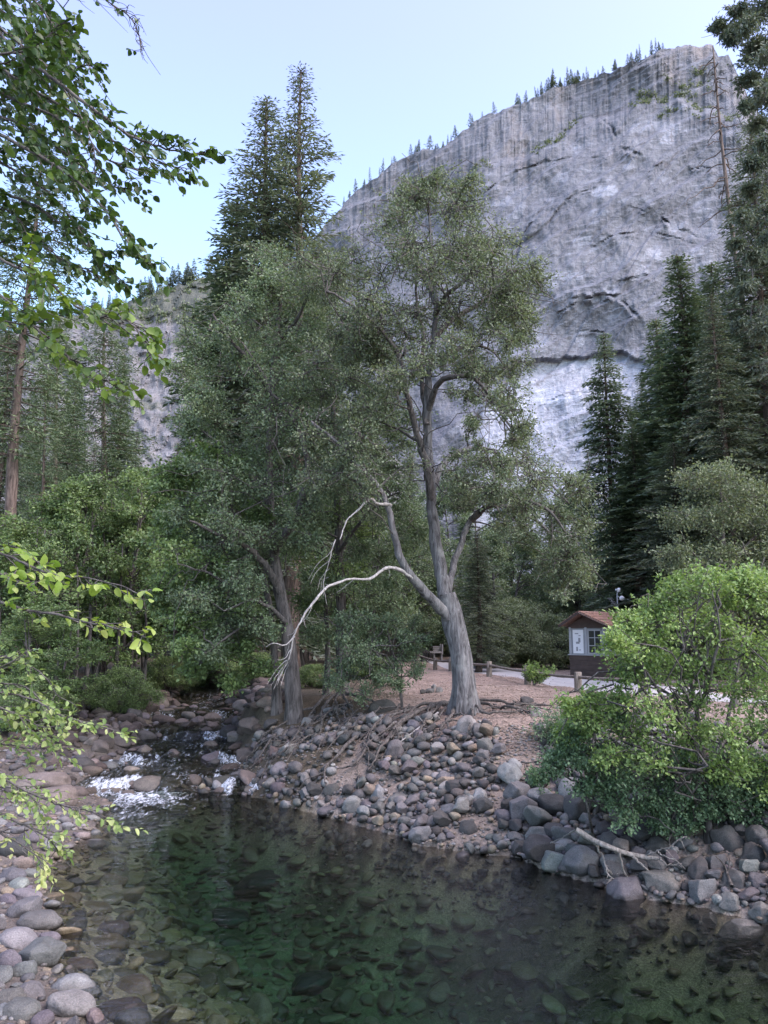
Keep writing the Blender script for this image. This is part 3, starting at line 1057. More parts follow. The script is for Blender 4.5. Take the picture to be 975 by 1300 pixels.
# ---- the leaning canyon oak in the middle, on the brink of the bank
OAK_D = 22.0
oak_limbs = [
    ([(589, 897, 0), (589, 868, 0), (584, 830, 0), (574, 785, 0), (565, 755, 0)], .34, .28),
    ([(565, 757, 0), (558, 715, .1), (551, 665, .2), (546, 610, .2), (543, 550, .3), (543, 490, .2), (551, 430, .1), (553, 380, 0), (549, 330, -.2), (545, 275, 0)], .21, .04),
    ([(570, 785, -.1), (552, 765, -.4), (527, 738, -.8), (512, 716, -1.0), (503, 690, -1.1), (496, 655, -1.2), (481, 620, -1.4), (456, 592, -1.7), (425, 560, -2.0), (395, 535, -2.0)], .165, .03),
    ([(566, 760, .1), (574, 722, .5), (583, 695, .8), (598, 660, 1.2), (618, 644, 1.5), (650, 645, 1.8), (685, 665, 2.0), (712, 695, 2.0), (728, 740, 2.0)], .13, .025),
    ([(549, 640, .2), (541, 590, -.2), (528, 545, -.6), (516, 500, -1), (508, 455, -1.3), (484, 420, -1.6), (450, 390, -1.8), (415, 370, -2)], .125, .03),
    ([(547, 625, .2), (560, 592, .8), (580, 575, 1.1), (612, 570, 1.4), (645, 582, 1.6), (690, 605, 1.6), (722, 640, 1.5)], .13, .03),
    ([(544, 520, .2), (557, 486, -.4), (580, 478, -.8), (605, 482, -1), (630, 515, -1.2), (650, 545, -1.2)], .11, .025),
    ([(551, 430, .1), (575, 405, .7), (610, 385, 1.0), (645, 352, 1.2), (672, 345, 1.2)], .11, .025),
    ([(552, 400, 0), (570, 372, -.8), (600, 350, -1.3), (625, 335, -1.5)], .09, .025),
    ([(553, 385, 0), (535, 345, .8), (515, 305, 1.2), (505, 265, 1.3)], .09, .025),
    ([(542, 540, .2), (535, 480, .9), (538, 430, 1.3), (528, 380, 1.5), (530, 320, 1.5)], .10, .03),
    ([(492, 640, -1.2), (470, 625, -.4), (445, 608, .2), (420, 600, .6)], .07, .02),
    ([(557, 455, .1), (590, 440, .9), (625, 445, 1.2), (648, 480, 1.2)], .07, .02),
    ([(598, 660, 1.2), (625, 640, .5), (660, 632, 0), (700, 650, -.4), (725, 690, -.6)], .10, .02),
    ([(546, 570, .2), (530, 560, 1.2), (505, 545, 2.0), (480, 535, 2.4)], .07, .02),
]
oak_clumps = [(480, 520, 34), (455, 540, 32), (500, 500, 30), (440, 440, 36), (530, 470, 26, .7), (580, 450, 30, .8), (560, 420, 34), (500, 440, 34), (470, 410, 34), (610, 470, 26, .8), (590, 500, 22, .6), (470, 580, 30), (500, 590, 26, .8), (430, 620, 28, .8), (480, 630, 24, .7), (610, 560, 20, .6), (640, 580, 24), (590, 640, 22, .7), (620, 620, 26), (545, 230, 26), (520, 245, 26), (575, 238, 28), (545, 255, 44), (512, 258, 34), (588, 262, 38), (520, 300, 44), (600, 300, 42), (560, 318, 50), (632, 318, 32), (655, 345, 38), (675, 352, 26), (640, 365, 34), (610, 340, 36),
              (628, 358, 40), (490, 325, 38), (586, 368, 44), (620, 395, 40), (648, 392, 30), (640, 420, 30), (600, 440, 26, .7), (555, 372, 40), (520, 350, 40), (455, 335, 38), (470, 372, 42), (430, 355, 38),
              (500, 398, 40), (440, 400, 34), (405, 345, 34), (530, 415, 36, .9), (585, 425, 34, .8), (632, 440, 30), (655, 430, 24), (480, 440, 34), (420, 440, 34),
              (452, 470, 32), (500, 478, 26, .7), (600, 462, 22, .5), (645, 475, 26, .8), (625, 500, 22, .6), (655, 515, 26, .8), (665, 550, 22, .8), (650, 555, 26, .7), (600, 540, 14, .4),
              (395, 480, 36), (430, 515, 34), (470, 520, 26, .7), (390, 535, 34), (425, 565, 30), (400, 600, 30), (450, 600, 26, .7), (465, 560, 24, .8),
              (620, 590, 30), (655, 600, 34), (600, 612, 26), (690, 615, 32), (640, 628, 28), (718, 645, 30), (680, 645, 30), (735, 675, 26), (705, 680, 30), (660, 672, 22, .6),
              (725, 710, 26), (742, 735, 16, .7), (690, 712, 20, .6), (640, 665, 16, .5), (715, 745, 16, .6), (578, 600, 18, .5)]
oak, oak_b = big_tree('oak_tree', 'large leaning grey oak with a forked trunk on the brink of the stony bank', 'oak tree', OAK_D, oak_limbs, oak_clumps,
                      LF_OAK, MAT_OAKBARK, L=.080, m=23, k=21, seed=11, crown=(560, 480, 220, 290, 3.4), nd=3, spread=1.7, tb=.5, droop=.15, flare=(.8, 6), rough=.15, twig=.014)


def px_tube(g, pts, r0, r1, D, seed=0, n=None, s=6, wig=.03):
    w = np.array([P(u, v, D + dd) for u, v, dd in pts])
    n = n or max(8, int(np.linalg.norm(np.diff(w, axis=0), axis=1).sum() / .10))
    p = spline(w, n)
    rk = np.random.default_rng(seed)
    p[1:] += np.cumsum(rk.normal(size=(n - 1, 3)), 0) * wig * .35
    g.tube(p, np.linspace(r0, r1, n) * (1 + .18 * rk.random(n)), s + 2, rough=.25, seed=seed)
    return p


g = Geo()
p = px_tube(g, [(527, 738, -.8), (505, 722, -1.3), (488, 722, -1.7), (470, 736, -2.1), (440, 737, -2.5), (418, 746, -2.8), (400, 765, -3.0), (385, 785, -3.1), (374, 805, -3.2), (366, 835, -3.2), (353, 862, -3.2)], .044, .009, OAK_D, 3)
rg = np.random.default_rng(5)
for i in (10, 20, 28, 34, 38, 42, 45, 48):
    i = min(i, len(p) - 2)
    d = np.array([rg.uniform(-.5, .1), rg.uniform(-.3, .3), -rg.uniform(.2, .7)])
    branch(g, p[i], p[i] + d * rg.uniform(.4, 1.1), .012, .004, rg, sag=-.1, n=6, s=4)
px_tube(g, [(374, 808, -3.2), (362, 818, -3.3), (348, 816, -3.4), (338, 822, -3.4)], .018, .005, OAK_D, 9)
for k_ in range(5):
    px_tube(g, [(364 + k_, 838, -3.2), (358 + 3 * k_ - 8, 852, -3.2 + .1 * k_), (350 + 4 * k_ - 10, 868 + 3 * (k_ % 3), -3.2)], .010, .003, OAK_D, 20 + k_)
add_part(oak, oak_b, g, 'dead_branch', MAT_DEAD, 'bare bleached branch arching down to the left')
g = Geo()
p = px_tube(g, [(496, 641, -1.2), (478, 640, -1.6), (466, 634, -1.9), (450, 648, -2.2), (434, 662, -2.4), (426, 685, -2.5)], .040, .012, OAK_D, 13)
px_tube(g, [(426, 685, -2.5), (421, 705, -2.5), (414, 725, -2.5), (410, 745, -2.5), (414, 765, -2.5)], .014, .004, OAK_D, 15)
for k_ in range(5):
    px_tube(g, [(420 - k_ * .8, 700 + 11 * k_, -2.5), (410 + 3 * k_ - 10, 720 + 6 * k_, -2.5 + .06 * k_), (405 + 5 * k_ - 14, 738 + 5 * k_, -2.5)], .007, .003, OAK_D, 30 + k_)
add_part(oak, oak_b, g, 'dead_branch', MAT_DEAD, 'short pale bare branch with hanging twigs')


def roots(root, b0, name, specs, r, seed, mat=MAT_ROOT, lift=.13):
    """roots lying over the ground: ground-following tubes from pixel paths"""
    rg = np.random.default_rng(seed)
    for pts in specs:
        g = Geo()
        w = np.array([ground_hit(u, v) for u, v in pts])
        n = max(10, int(np.linalg.norm(np.diff(w, axis=0), axis=1).sum() / .09))
        q = spline(w, n)
        q[:, :2] += np.cumsum(rg.normal(size=(n, 2)), 0) * .012
        q[:, 2] = hgt(q[:, 0], q[:, 1]) + lift + .10 * np.abs(vn(np.linspace(0, n / 5, n), np.full(n, seed * 1.7), None, seed))
        rr = r * rg.uniform(.6, 1.2)
        g.tube(q, np.linspace(rr, rr * .3, n), 7, rough=.25, seed=seed)
        for _ in range(rg.integers(1, 4)):
            i = rg.integers(n // 4, n - 2)
            e = q[i] + np.array([rg.uniform(-.9, .5), rg.uniform(-1.1, .1), 0])
            e[2] = hgt(e[0], e[1]) + .05
            branch(g, q[i], e, rr * .4, rr * .12, rg, sag=.12, n=8, s=5)
        add_part(root, b0, g, name, mat)


roots(oak, oak_b, 'root', [[(583, 896), (560, 903), (535, 912), (515, 925), (498, 948)], [(580, 897), (552, 910), (540, 930), (543, 955)], [(588, 899), (575, 915), (560, 935)],
                           [(598, 898), (625, 905), (655, 908), (690, 906)], [(600, 896), (635, 899), (672, 902), (705, 905)], [(594, 899), (610, 912), (640, 915), (668, 913)],
                           [(585, 898), (545, 905), (505, 915), (470, 935), (455, 960)], [(590, 900), (600, 915), (598, 935)], [(530, 908), (500, 935), (480, 965), (470, 985)], [(560, 900), (530, 905), (490, 908), (460, 925)]], .075, 41)

# ---- trunks at the mouth of the stream and their grey-green crowns
mid_limbs = [
    ([(374, 912, 0), (372, 870, 0), (366, 810, 0), (355, 750, .1), (348, 700, .2), (343, 640, .3), (342, 570, .4), (345, 490, .4), (352, 420, .3), (360, 350, .2)], .27, .05),
    ([(355, 752, 0), (335, 715, -.6), (305, 690, -1.2), (270, 675, -1.8), (240, 660, -2.2)], .14, .03),
    ([(348, 700, .1), (372, 660, -.8), (390, 610, -1.4), (384, 560, -1.9), (365, 520, -2.0), (340, 495, -2)], .15, .03),
    ([(343, 640, .3), (315, 600, .9), (285, 570, 1.3), (255, 545, 1.6)], .12, .03),
    ([(343, 570, .4), (372, 525, 1.0), (400, 480, 1.4), (420, 430, 1.6)], .12, .03),
    ([(344, 500, .4), (318, 460, -.4), (290, 430, -.9), (270, 400, -1)], .10, .03),
    ([(350, 440, .3), (380, 400, -.6), (395, 365, -1)], .08, .03),
    ([(362, 790, -.2), (340, 770, -.9), (318, 762, -1.5), (285, 775, -2.0)], .09, .02)]
mid_clumps = [(352, 325, 34), (325, 350, 36), (385, 345, 34), (300, 385, 38), (345, 380, 42), (388, 390, 38), (275, 420, 36), (318, 425, 42), (365, 432, 42), (405, 425, 34), (258, 455, 32),
              (295, 465, 42), (340, 475, 44), (385, 470, 40), (255, 495, 34), (285, 510, 42), (330, 520, 44), (375, 515, 40), (245, 535, 32), (270, 550, 38), (315, 560, 42), (360, 560, 42), (400, 560, 32),
              (250, 585, 32), (295, 600, 38), (340, 605, 42), (380, 610, 36), (270, 635, 34), (315, 645, 38), (360, 650, 36), (395, 655, 28), (290, 680, 34), (335, 690, 34), (375, 695, 30),
              (240, 665, 30), (255, 700, 30), (305, 725, 32), (275, 750, 32), (330, 745, 28), (285, 790, 30), (250, 770, 28), (310, 790, 28), (262, 815, 24), (345, 790, 22, .7)]
big_tree('oak_tree', 'tall grey-green oak with a dark furrowed trunk standing at the mouth of the stream', 'oak tree', float(ground_hit(374, 914)[1]), mid_limbs, mid_clumps, LF_OAKB, MAT_DARKBARK,
         L=.095, m=30, k=24, seed=12, crown=(325, 560, 140, 270, 3.0), nd=2, spread=1.6, tb=.5, droop=.15, flare=(.3, 5), base=None)
b_limbs = [
    ([(436, 886, 0), (434, 840, 0), (433, 770, 0), (431, 700, .1), (428, 620, .1), (424, 540, .1), (420, 470, 0), (415, 400, 0)], .24, .05),
    ([(431, 700, 0), (455, 665, -.8), (480, 640, -1.4), (505, 625, -1.8)], .08, .02), ([(430, 640, 0), (405, 600, .9), (385, 570, 1.4)], .08, .02),
    ([(425, 560, 0), (450, 520, .9), (475, 490, 1.4)], .08, .02), ([(421, 490, 0), (400, 450, -.8), (385, 420, -1.2)], .07, .02)]
b_clumps = [(415, 390, 36), (395, 420, 32), (440, 425, 36), (470, 450, 34), (405, 460, 36), (445, 480, 38), (485, 490, 34), (500, 530, 34), (400, 510, 34), (440, 530, 38), (475, 545, 36), (510, 570, 30),
            (395, 560, 32), (430, 580, 36), (470, 590, 36), (505, 610, 30), (400, 620, 32), (440, 640, 34), (480, 650, 32), (520, 650, 28), (410, 680, 30), (455, 695, 30), (490, 700, 28), (425, 740, 26), (470, 750, 28),
            (395, 740, 24), (450, 790, 24), (405, 800, 22), (530, 690, 24), (520, 740, 26), (500, 770, 26)]
big_tree('oak_tree', 'slimmer oak with a straight dark trunk between the stream oak and the leaning oak', 'oak tree', 27.0, b_limbs, b_clumps, LF_OAKB, MAT_DARKBARK,
         L=.105, m=28, k=22, seed=13, crown=(445, 580, 110, 220, 2.4), nd=2, tb=.52, flare=(.3, 5))
# its neighbour's thin stem and the roots on the brink below
t3_limbs = [([(414, 888, 0), (416, 830, 0), (413, 760, .1), (409, 690, .1), (404, 620, .2)], .13, .04), ([(413, 760, 0), (440, 720, .7), (460, 690, 1)], .05, .02)]
t3_cl = [(404, 610, 28), (380, 640, 28), (425, 645, 28), (450, 680, 26), (385, 700, 26), (420, 720, 26), (455, 735, 26), (390, 770, 24), (440, 775, 24)]
t3, t3b = big_tree('oak_tree', 'thin-stemmed young oak close behind the straight dark trunk', 'oak tree', 28.2, t3_limbs, t3_cl, LF_MAPLE, MAT_DARKBARK, L=.11, m=26, k=20, seed=14, crown=(415, 690, 70, 110, 1.6), nd=2)
roots(t3, t3b, 'root', [[(420, 888), (405, 903), (390, 925), (375, 945), (352, 955)], [(428, 889), (425, 905), (428, 925)], [(415, 889), (398, 905), (375, 915), (345, 935), (325, 955)],
                        [(437, 889), (445, 902), (455, 915)], [(440, 888), (470, 898), (500, 900)], [(425, 890), (410, 910), (405, 935), (392, 955)],
                        [(350, 940), (335, 962), (318, 985)], [(380, 935), (362, 960), (340, 975), (330, 1000)], [(450, 945), (432, 965), (415, 985), (420, 1005)], [(470, 950), (455, 975), (430, 985)]], .05, 43)

_rs = np.random.default_rng(202)
roots(oak, oak_b, 'root', [[(u_, v_), (u_ - _rs.uniform(8, 22), v_ + _rs.uniform(8, 20)), (u_ - _rs.uniform(20, 45), v_ + _rs.uniform(25, 50))] for u_, v_ in [(575, 902), (560, 905), (548, 903), (535, 905), (520, 906), (507, 905), (540, 925), (515, 925), (500, 930), (485, 922)]], .035, 45, lift=.16)
roots(t3, t3b, 'root', [[(u_, v_), (u_ - _rs.uniform(8, 22), v_ + _rs.uniform(8, 20)), (u_ - _rs.uniform(20, 45), v_ + _rs.uniform(25, 50))] for u_, v_ in [(470, 905), (455, 908), (440, 900), (425, 905), (410, 910), (398, 915), (450, 930), (430, 935), (400, 940), (380, 945), (365, 930), (345, 945)]], .032, 46, lift=.16)

# ---- maple over the stream
mp_limbs = [([(352, 908, 0), (350, 860, 0), (346, 800, 0), (336, 740, 0), (318, 690, 0), (300, 650, 0)], .17, .05), ([(346, 800, 0), (310, 760, -1), (270, 730, -1.8), (225, 715, -2.4)], .09, .02),
            ([(336, 740, 0), (290, 690, .8), (250, 655, 1.2), (225, 615, 1.5)], .09, .02), ([(340, 770, 0), (300, 800, -1.2), (260, 830, -2.0)], .06, .02),
            ([(318, 690, 0), (285, 630, 0), (262, 590, 0)], .07, .02)]
mp_cl = [(262, 580, 30), (232, 595, 30), (292, 600, 30), (210, 620, 30), (250, 625, 34), (225, 655, 32), (270, 660, 34), (205, 690, 30), (240, 700, 34), (215, 730, 30), (255, 745, 32), (290, 725, 32), (225, 775, 28), (260, 790, 30), (300, 775, 30),
         (235, 815, 26), (275, 830, 28), (310, 825, 26), (330, 850, 20, .7), (250, 845, 22), (290, 862, 16, .8), (200, 755, 24), (320, 650, 26)]
big_tree('maple_tree', 'fresh green maple arching low over the rocky stream', 'maple tree', float(ground_hit(352, 905)[1]), mp_limbs, mp_cl, LF_MAPLE, MAT_DARKBARK, L=.12, m=26, k=19, seed=15, crown=(260, 720, 80, 160, 2.4), nd=2, wr=.8, up=1.3, flat=.55)

# ---- small tree on the bank between the trunks, by the path
sp_limbs = [([(511, 898, 0), (509, 880, 0), (503, 850, 0), (497, 825, 0), (492, 800, 0)], .05, .02), ([(505, 860, 0), (485, 835, -.5), (465, 820, -.8)], .025, .01), ([(500, 840, 0), (515, 820, .5), (520, 805, .6)], .02, .01)]
sp_cl = [(490, 785, 20, .8), (465, 792, 22, .8), (520, 795, 18, .7), (445, 812, 22, .8), (485, 812, 24), (512, 822, 20, .8), (432, 840, 20, .8), (465, 838, 22), (530, 845, 15, .6), (500, 845, 18, .7), (425, 866, 16, .7), (452, 868, 20, .8), (482, 866, 16, .7), (508, 868, 12, .5), (440, 785, 18, .7), (535, 815, 12, .6)]
big_tree('young_oak', 'small bushy young oak with a crooked thin stem at the top of the bank', 'small tree', 23.0, sp_limbs, sp_cl, LF_OAKB, MAT_DARKBARK, L=.075, m=28, k=22, seed=16, crown=(480, 830, 70, 60, 1.3), nd=2, tb=.42, flare=None)

# ---- alder and dogwood on the right bank, in front
AL_D = 14.0
al_limbs = [([(900, 1072, 0), (898, 1040, 0), (896, 1000, 0), (893, 960, 0), (884, 900, 0), (872, 840, 0), (866, 775, 0)], .085, .015),
            ([(897, 1010, 0), (915, 950, .4), (930, 890, .7), (940, 830, .9), (950, 775, 1)], .05, .012), ([(893, 965, 0), (860, 910, -.6), (825, 860, -.9), (800, 815, -1)], .045, .012),
            ([(896, 990, 0), (850, 960, .6), (800, 935, .9), (755, 900, 1.1)], .04, .01), ([(897, 985, 0), (930, 955, -.7), (965, 935, -1.1), (1010, 900, -1.3)], .045, .012),
            ([(884, 900, 0), (905, 850, -.8), (915, 800, -1.1), (905, 755, -1.2)], .035, .01), ([(890, 930, 0), (850, 880, 1), (810, 860, 1.4), (770, 850, 1.5)], .03, .01)]
al_cl = [(862, 752, 30), (893, 742, 32), (930, 748, 34), (965, 752, 40), (1000, 755, 36), (940, 735, 28), (980, 735, 26), (835, 772, 30), (805, 788, 26), (870, 790, 40), (915, 790, 40), (1005, 790, 40), (788, 818, 26), (825, 818, 36), (950, 815, 42), (1000, 840, 42),
         (800, 852, 34), (850, 845, 42), (900, 845, 42), (752, 885, 20, .8), (780, 888, 32), (830, 890, 36, .7), (885, 895, 38, .7), (940, 875, 42), (990, 890, 42), (755, 915, 24), (805, 925, 34, .8), (860, 935, 34, .8), (915, 930, 34, .8), (965, 930, 36, .8), (870, 970, 28, .7), (820, 965, 26, .7), (920, 980, 28, .7), (970, 1000, 30, .7), (760, 950, 24, .8), (725, 930, 18, .8), (735, 905, 20),
         (1020, 930, 40), (945, 965, 30), (990, 970, 34)]
big_tree('alder_tree', 'bright yellow-green alder in full leaf on the boulders of the near right bank', 'alder tree', AL_D, al_limbs, al_cl, LF_ALDER, MAT_DARKBARK, L=.070, m=27, k=21, seed=21,
         crown=(880, 860, 190, 150, 2.0), nd=2, wr=.68, tb=.5, flare=(.2, 4), twig=.006, up=1.1)
dw_limbs = [([(752, 1062, 0), (748, 1035, 0), (742, 1005, .1), (735, 970, .2)], .03, .012), ([(880, 1050, 1.0), (850, 1020, .6), (800, 1000, .2), (760, 985, 0)], .025, .01), ([(890, 1045, .9), (880, 1010, -.4), (860, 985, -.9), (900, 975, -1.2)], .025, .01)]
dw_cl = [(700, 955, 18), (690, 985, 14, .8), (725, 935, 20), (935, 1010, 26), (965, 1030, 26), (905, 1025, 22), (1000, 1050, 26), (860, 960, 30), (920, 955, 28), (980, 975, 28), (780, 1015, 22), (745, 1000, 20), (722, 950, 24), (745, 938, 26), (705, 975, 18, .8), (738, 975, 26), (775, 955, 28), (815, 965, 32), (770, 990, 26), (800, 1000, 30), (845, 985, 32), (880, 985, 30), (830, 1020, 24), (865, 1015, 26), (800, 1030, 18, .8), (910, 1000, 24), (845, 1045, 16, .8), (872, 1040, 16, .7), (930, 985, 24), (790, 925, 22), (960, 1000, 26), (1000, 1010, 26)]
big_tree('dogwood_shrub', 'blue-green low shrub drooping over the boulders under the bright alder', 'shrub', 13.9, dw_limbs, dw_cl, LF_BUSH, MAT_DARKBARK, L=.062, m=22, k=20, seed=22, base=ground_hit(753, 1058) - np.array([0, 0, .1]),
         crown=(830, 985, 170, 70, .55), nd=2, wr=.66, tb=.5, flare=None, twig=.006, flat=.55, up=1.2)

# ---- olive broadleaf on the right behind the alder
ol_limbs = [([(930, 830, 0), (926, 760, 0), (918, 690, 0), (915, 620, 0)], .22, .05), ([(926, 760, 0), (895, 720, -1), (870, 690, -1.5)], .08, .02), ([(922, 720, 0), (960, 680, .8), (985, 650, 1.2)], .08, .02)]
ol_cl = [(912, 600, 30), (890, 625, 32), (938, 612, 34), (965, 625, 34), (868, 660, 28), (905, 655, 38), (945, 655, 40), (985, 650, 38), (868, 695, 30), (905, 695, 40), (950, 700, 42), (995, 700, 42), (880, 730, 34), (925, 735, 40), (970, 745, 42), (872, 765, 28), (1010, 750, 40), (910, 775, 36), (860, 720, 20)]
big_tree('laurel_tree', 'rounded olive-green broadleaf tree behind the bright alder', 'broadleaf tree', 33.0, ol_limbs, ol_cl, LF_OAK, MAT_DARKBARK, L=.13, m=34, k=24, seed=23, crown=(930, 700, 110, 120, 3.0), nd=2, tb=.62, flat=.6)


# ------------------------------------------------------------------ conifers (height 1 unit of 30 m; scaled copies)
def conifer_meshes(kind, H=30.0, R=3.0, clear=.12, seed=0, dens=1.0, droop=.35, leaf=.30, gap=.55, profile='cone', wr=.30, lift=.25, trunk_r=.36):
    rng = np.random.default_rng(seed)
    gt, gl = Geo(), Geo()
    n = 26
    tz = np.linspace(0, H, n)
    tp = np.c_[.12 * np.sin(tz * .25 + seed), .12 * np.cos(tz * .21 + seed * 2), tz - .2]
    gt.tube(tp, trunk_r * (1 - .96 * (tz / H)) + .015, 10, rough=.1, flare=(.25, 5), seed=seed)
    z = H * clear
    gaps = fbm(np.linspace(0, 14, 400), np.full(400, seed * 3.3), None, 3, seed)
    while z < H * .992:
        t = (z / H - clear) / (1 - clear)
        if profile == 'cone':
            env = (1 - t) ** .85 * (0.62 + .38 * min(1, t * 6))
        elif profile == 'column':
            env = min(1, (1 - t) * 2.0) ** .8 * (0.6 + .4 * min(1, t * 5))
        else:      # tufted pine
            env = (1 - t) ** .6 * min(1, .35 + t * 1.8)
        nb = rng.integers(6, 9)
        a0 = rng.uniform(0, 6.28)
        for j in range(nb):
            if rng.random() > dens:
                continue
            ln = R * env * rng.uniform(.45, 1.25) * (1 + .34 * gaps[int(t * 399)]) + .12 + .2 * (1 - t)
            az = a0 + j * 6.283 / nb + rng.normal(0, .25)
            q = np.linspace(0, 1, 7)
            up = lift * (1 if t > .55 else .2 + t) - .05
            dirh = np.array([math.cos(az), math.sin(az)])
            r_ = ln * q
            zz = z + ln * (up * q - droop * q * q * (1.1 - .5 * t)) + rng.normal(0, .05)
            bp = np.c_[np.interp(z, tz, tp[:, 0]) + dirh[0] * r_, np.interp(z, tz, tp[:, 1]) + dirh[1] * r_, zz]
            gt.tube(bp[::2], np.linspace(.03 + .008 * ln, .008, 4), 4)
            # side sprays
            s0 = .12 if profile != 'pine' else .45
            ns = max(4, int(ln * (1 - s0) / .125))
            qs = np.linspace(s0, 1.0, ns)
            bx = np.stack([np.interp(qs, q, bp[:, i]) for i in range(3)], -1)
            sl = (.16 + .30 * ln * .35 * (1 - qs) ** .7 + .12)
            pts, axs = [], []
            perp = np.array([-dirh[1], dirh[0], 0])
            for sg in (-1, 1):
                k = max(2, int(round(sl.mean() / .13)))
                for w in np.linspace(.15, 1, k):
                    off = (perp * sg * .8 + np.r_[dirh, 0] * .6) * (sl * w)[:, None]
                    pts.append(bx + off + rng.normal(size=bx.shape) * .06 - np.array([0, 0, 1]) * (droop * .3 * sl * w)[:, None])
                    axs.append(np.tile(perp * sg * .7 + np.r_[dirh, -.25], (ns, 1)))
            pts.append(bx)
            axs.append(np.tile(np.r_[dirh, -.1], (ns, 1)))
            pts = np.concatenate(pts)
            axs = np.concatenate(axs) + rng.normal(size=pts.shape) * .35
            if profile == 'pine':
                pts = np.concatenate([pts, pts]) + rng.normal(size=(len(pts) * 2, 3)) * .20
                axs = np.concatenate([axs, axs]) + rng.normal(size=(len(axs) * 2, 3)) * .6
            lsc = .55 + .45 * min(1, (1 - t) * 3.5)
            nm = rng.normal(size=pts.shape) * .55 + np.array([0, 0, 1.0])
            gl.leaves(pts, axs, nm, leaf * lsc * rng.uniform(.5, 1.25, len(pts)), wr, np.clip(rng.normal(.5, .2, len(pts)) + .12 * qs.mean(), 0, 1), fold=.1)
        z += gap * rng.uniform(.7, 1.35) * (1 - .55 * t)
    return gt, gl


KIND = {}
for kn, kw, lm in (('fir', dict(R=3.2, clear=.08, seed=3, droop=.38, gap=.62, dens=.97), LF_FIR), ('open_fir', dict(R=3.4, clear=.30, seed=4, droop=.25, gap=.85, dens=.97, lift=.35), LF_FIR),
                   ('cedar', dict(R=2.9, clear=.10, seed=5, droop=.42, gap=.68, dens=.96, leaf=.34, wr=.42), LF_CEDAR), ('thin_cedar', dict(R=2.3, clear=.14, seed=6, droop=.5, gap=.8, dens=.93, profile='column', leaf=.36, wr=.42), LF_CEDAR),
                   ('pine', dict(R=3.3, clear=.40, seed=7, droop=.12, gap=.75, dens=.8, profile='pine', leaf=.30, wr=.24, lift=.12, trunk_r=.34), LF_PINE), ('broad_fir', dict(R=4.4, clear=.05, seed=8, droop=.40, gap=.66, dens=.8, leaf=.33), LF_FIR)):
    gt, gl = conifer_meshes(kn, **kw)
    KIND[kn] = (mesh_from('trunk', np.concatenate(gt.V), gt.F, MAT_BROWNBARK, True, np.concatenate(gt.T)), mesh_from('crown', np.concatenate(gl.V), gl.F, lm, False, np.concatenate(gl.T)))


def conifer(kn, u, D, vtop, label, name='conifer', wide=1.0, rz=0.0, lean=(0, 0), group=None, ubase=None):
    tp = P(u, vtop, D)
    x = tp[0] if ubase is None else P(ubase, 800, D)[0]
    zb = float(hgt(x, D))
    h = tp[2] - zb
    root = empty(name, (x, D, zb), rz)
    s = h / 30.0
    root.scale = (s ** .5 * wide * 1.06, s ** .5 * wide * 1.06, s)
    if ubase is not None:
        root.rotation_euler = (lean[0], math.atan2(tp[0] - x, h), 0)
        rz0 = 0
    for nm_, me_ in zip(('trunk', 'crown'), KIND[kn]):
        o = bpy.data.objects.new(nm_, me_)
        link(o, root)
        if ubase is not None:
            o.rotation_euler = (0, 0, rz)
    tag(root, label, 'conifer', group)
    return root


conifer('open_fir', 385, 40.0, 86, 'tallest fir with a pointed top rising above the oaks on the left', 'fir_tree', 1.15, .4)
conifer('fir', 341, 41.5, 126, 'slightly lower dark fir beside the tallest one, left of it', 'fir_tree', 1.35, 2.1)
conifer('cedar', 300, 44.0, 250, 'bushy cedar shoulder below and left of the two tall firs', 'cedar_tree', 1.5, 1.0)
conifer('thin_cedar', 766, 50.0, 418, 'narrow pointed cedar standing alone before the bright cliff foot', 'cedar_tree', .92, .3)
conifer('cedar', 858, 44.0, 318, 'dark cedar right of the narrow pointed one, its trunk showing through a gap', 'cedar_tree', 1.35, 2.6)
conifer('broad_fir', 948, 41.0, 150, 'massive dark fir behind the bare snag at the right edge', 'fir_tree', 1.05, 1.2)
conifer('fir', 1010, 36.0, -60, 'huge fir half out of the picture at the right edge', 'fir_tree', 1.05, .8)
conifer('fir', 812, 58.0, 470, 'dark fir in the gap between the narrow cedar and its larger neighbour', 'fir_tree', .8, 3.0)
conifer('broad_fir', 905, 37.0, 370, 'dark fir under the snag, behind the olive-green tree', 'fir_tree', .85, 4.0)
conifer('fir', 606, 46.0, 672, 'small dark fir behind the leaning oak beside the pale shrubs', 'fir_tree', .95, 2.0)
conifer('pine', 50, 34.0, 185, 'tall pine with a long bare brown trunk at the left edge', 'pine_tree', 1.05, .2, ubase=2)
conifer('pine', 76, 47.0, 400, 'slender pine with a thin bare stem beside the tall left pine', 'pine_tree', .85, 1.7, ubase=68)
conifer('pine', 136, 52.0, 392, 'pine with a tufted crown standing in front of the grey hillside', 'pine_tree', 1.15, 2.7, ubase=126)
conifer('pine', 62, 43.0, 470, 'leaning slim pine between two straight pines on the left', 'pine_tree', .7, 3.3, ubase=44)
conifer('cedar', 158, 60.0, 448, 'light green cedar below the tufted pine on the left', 'cedar_tree', .8, .9)
conifer('fir', 16, 52.0, 380, 'dark fir behind the tall left pine', 'fir_tree', .9, 1.9)
conifer('cedar', 100, 66.0, 455, 'cedar half hidden between the slim pines on the left', 'cedar_tree', .9, 4.9)

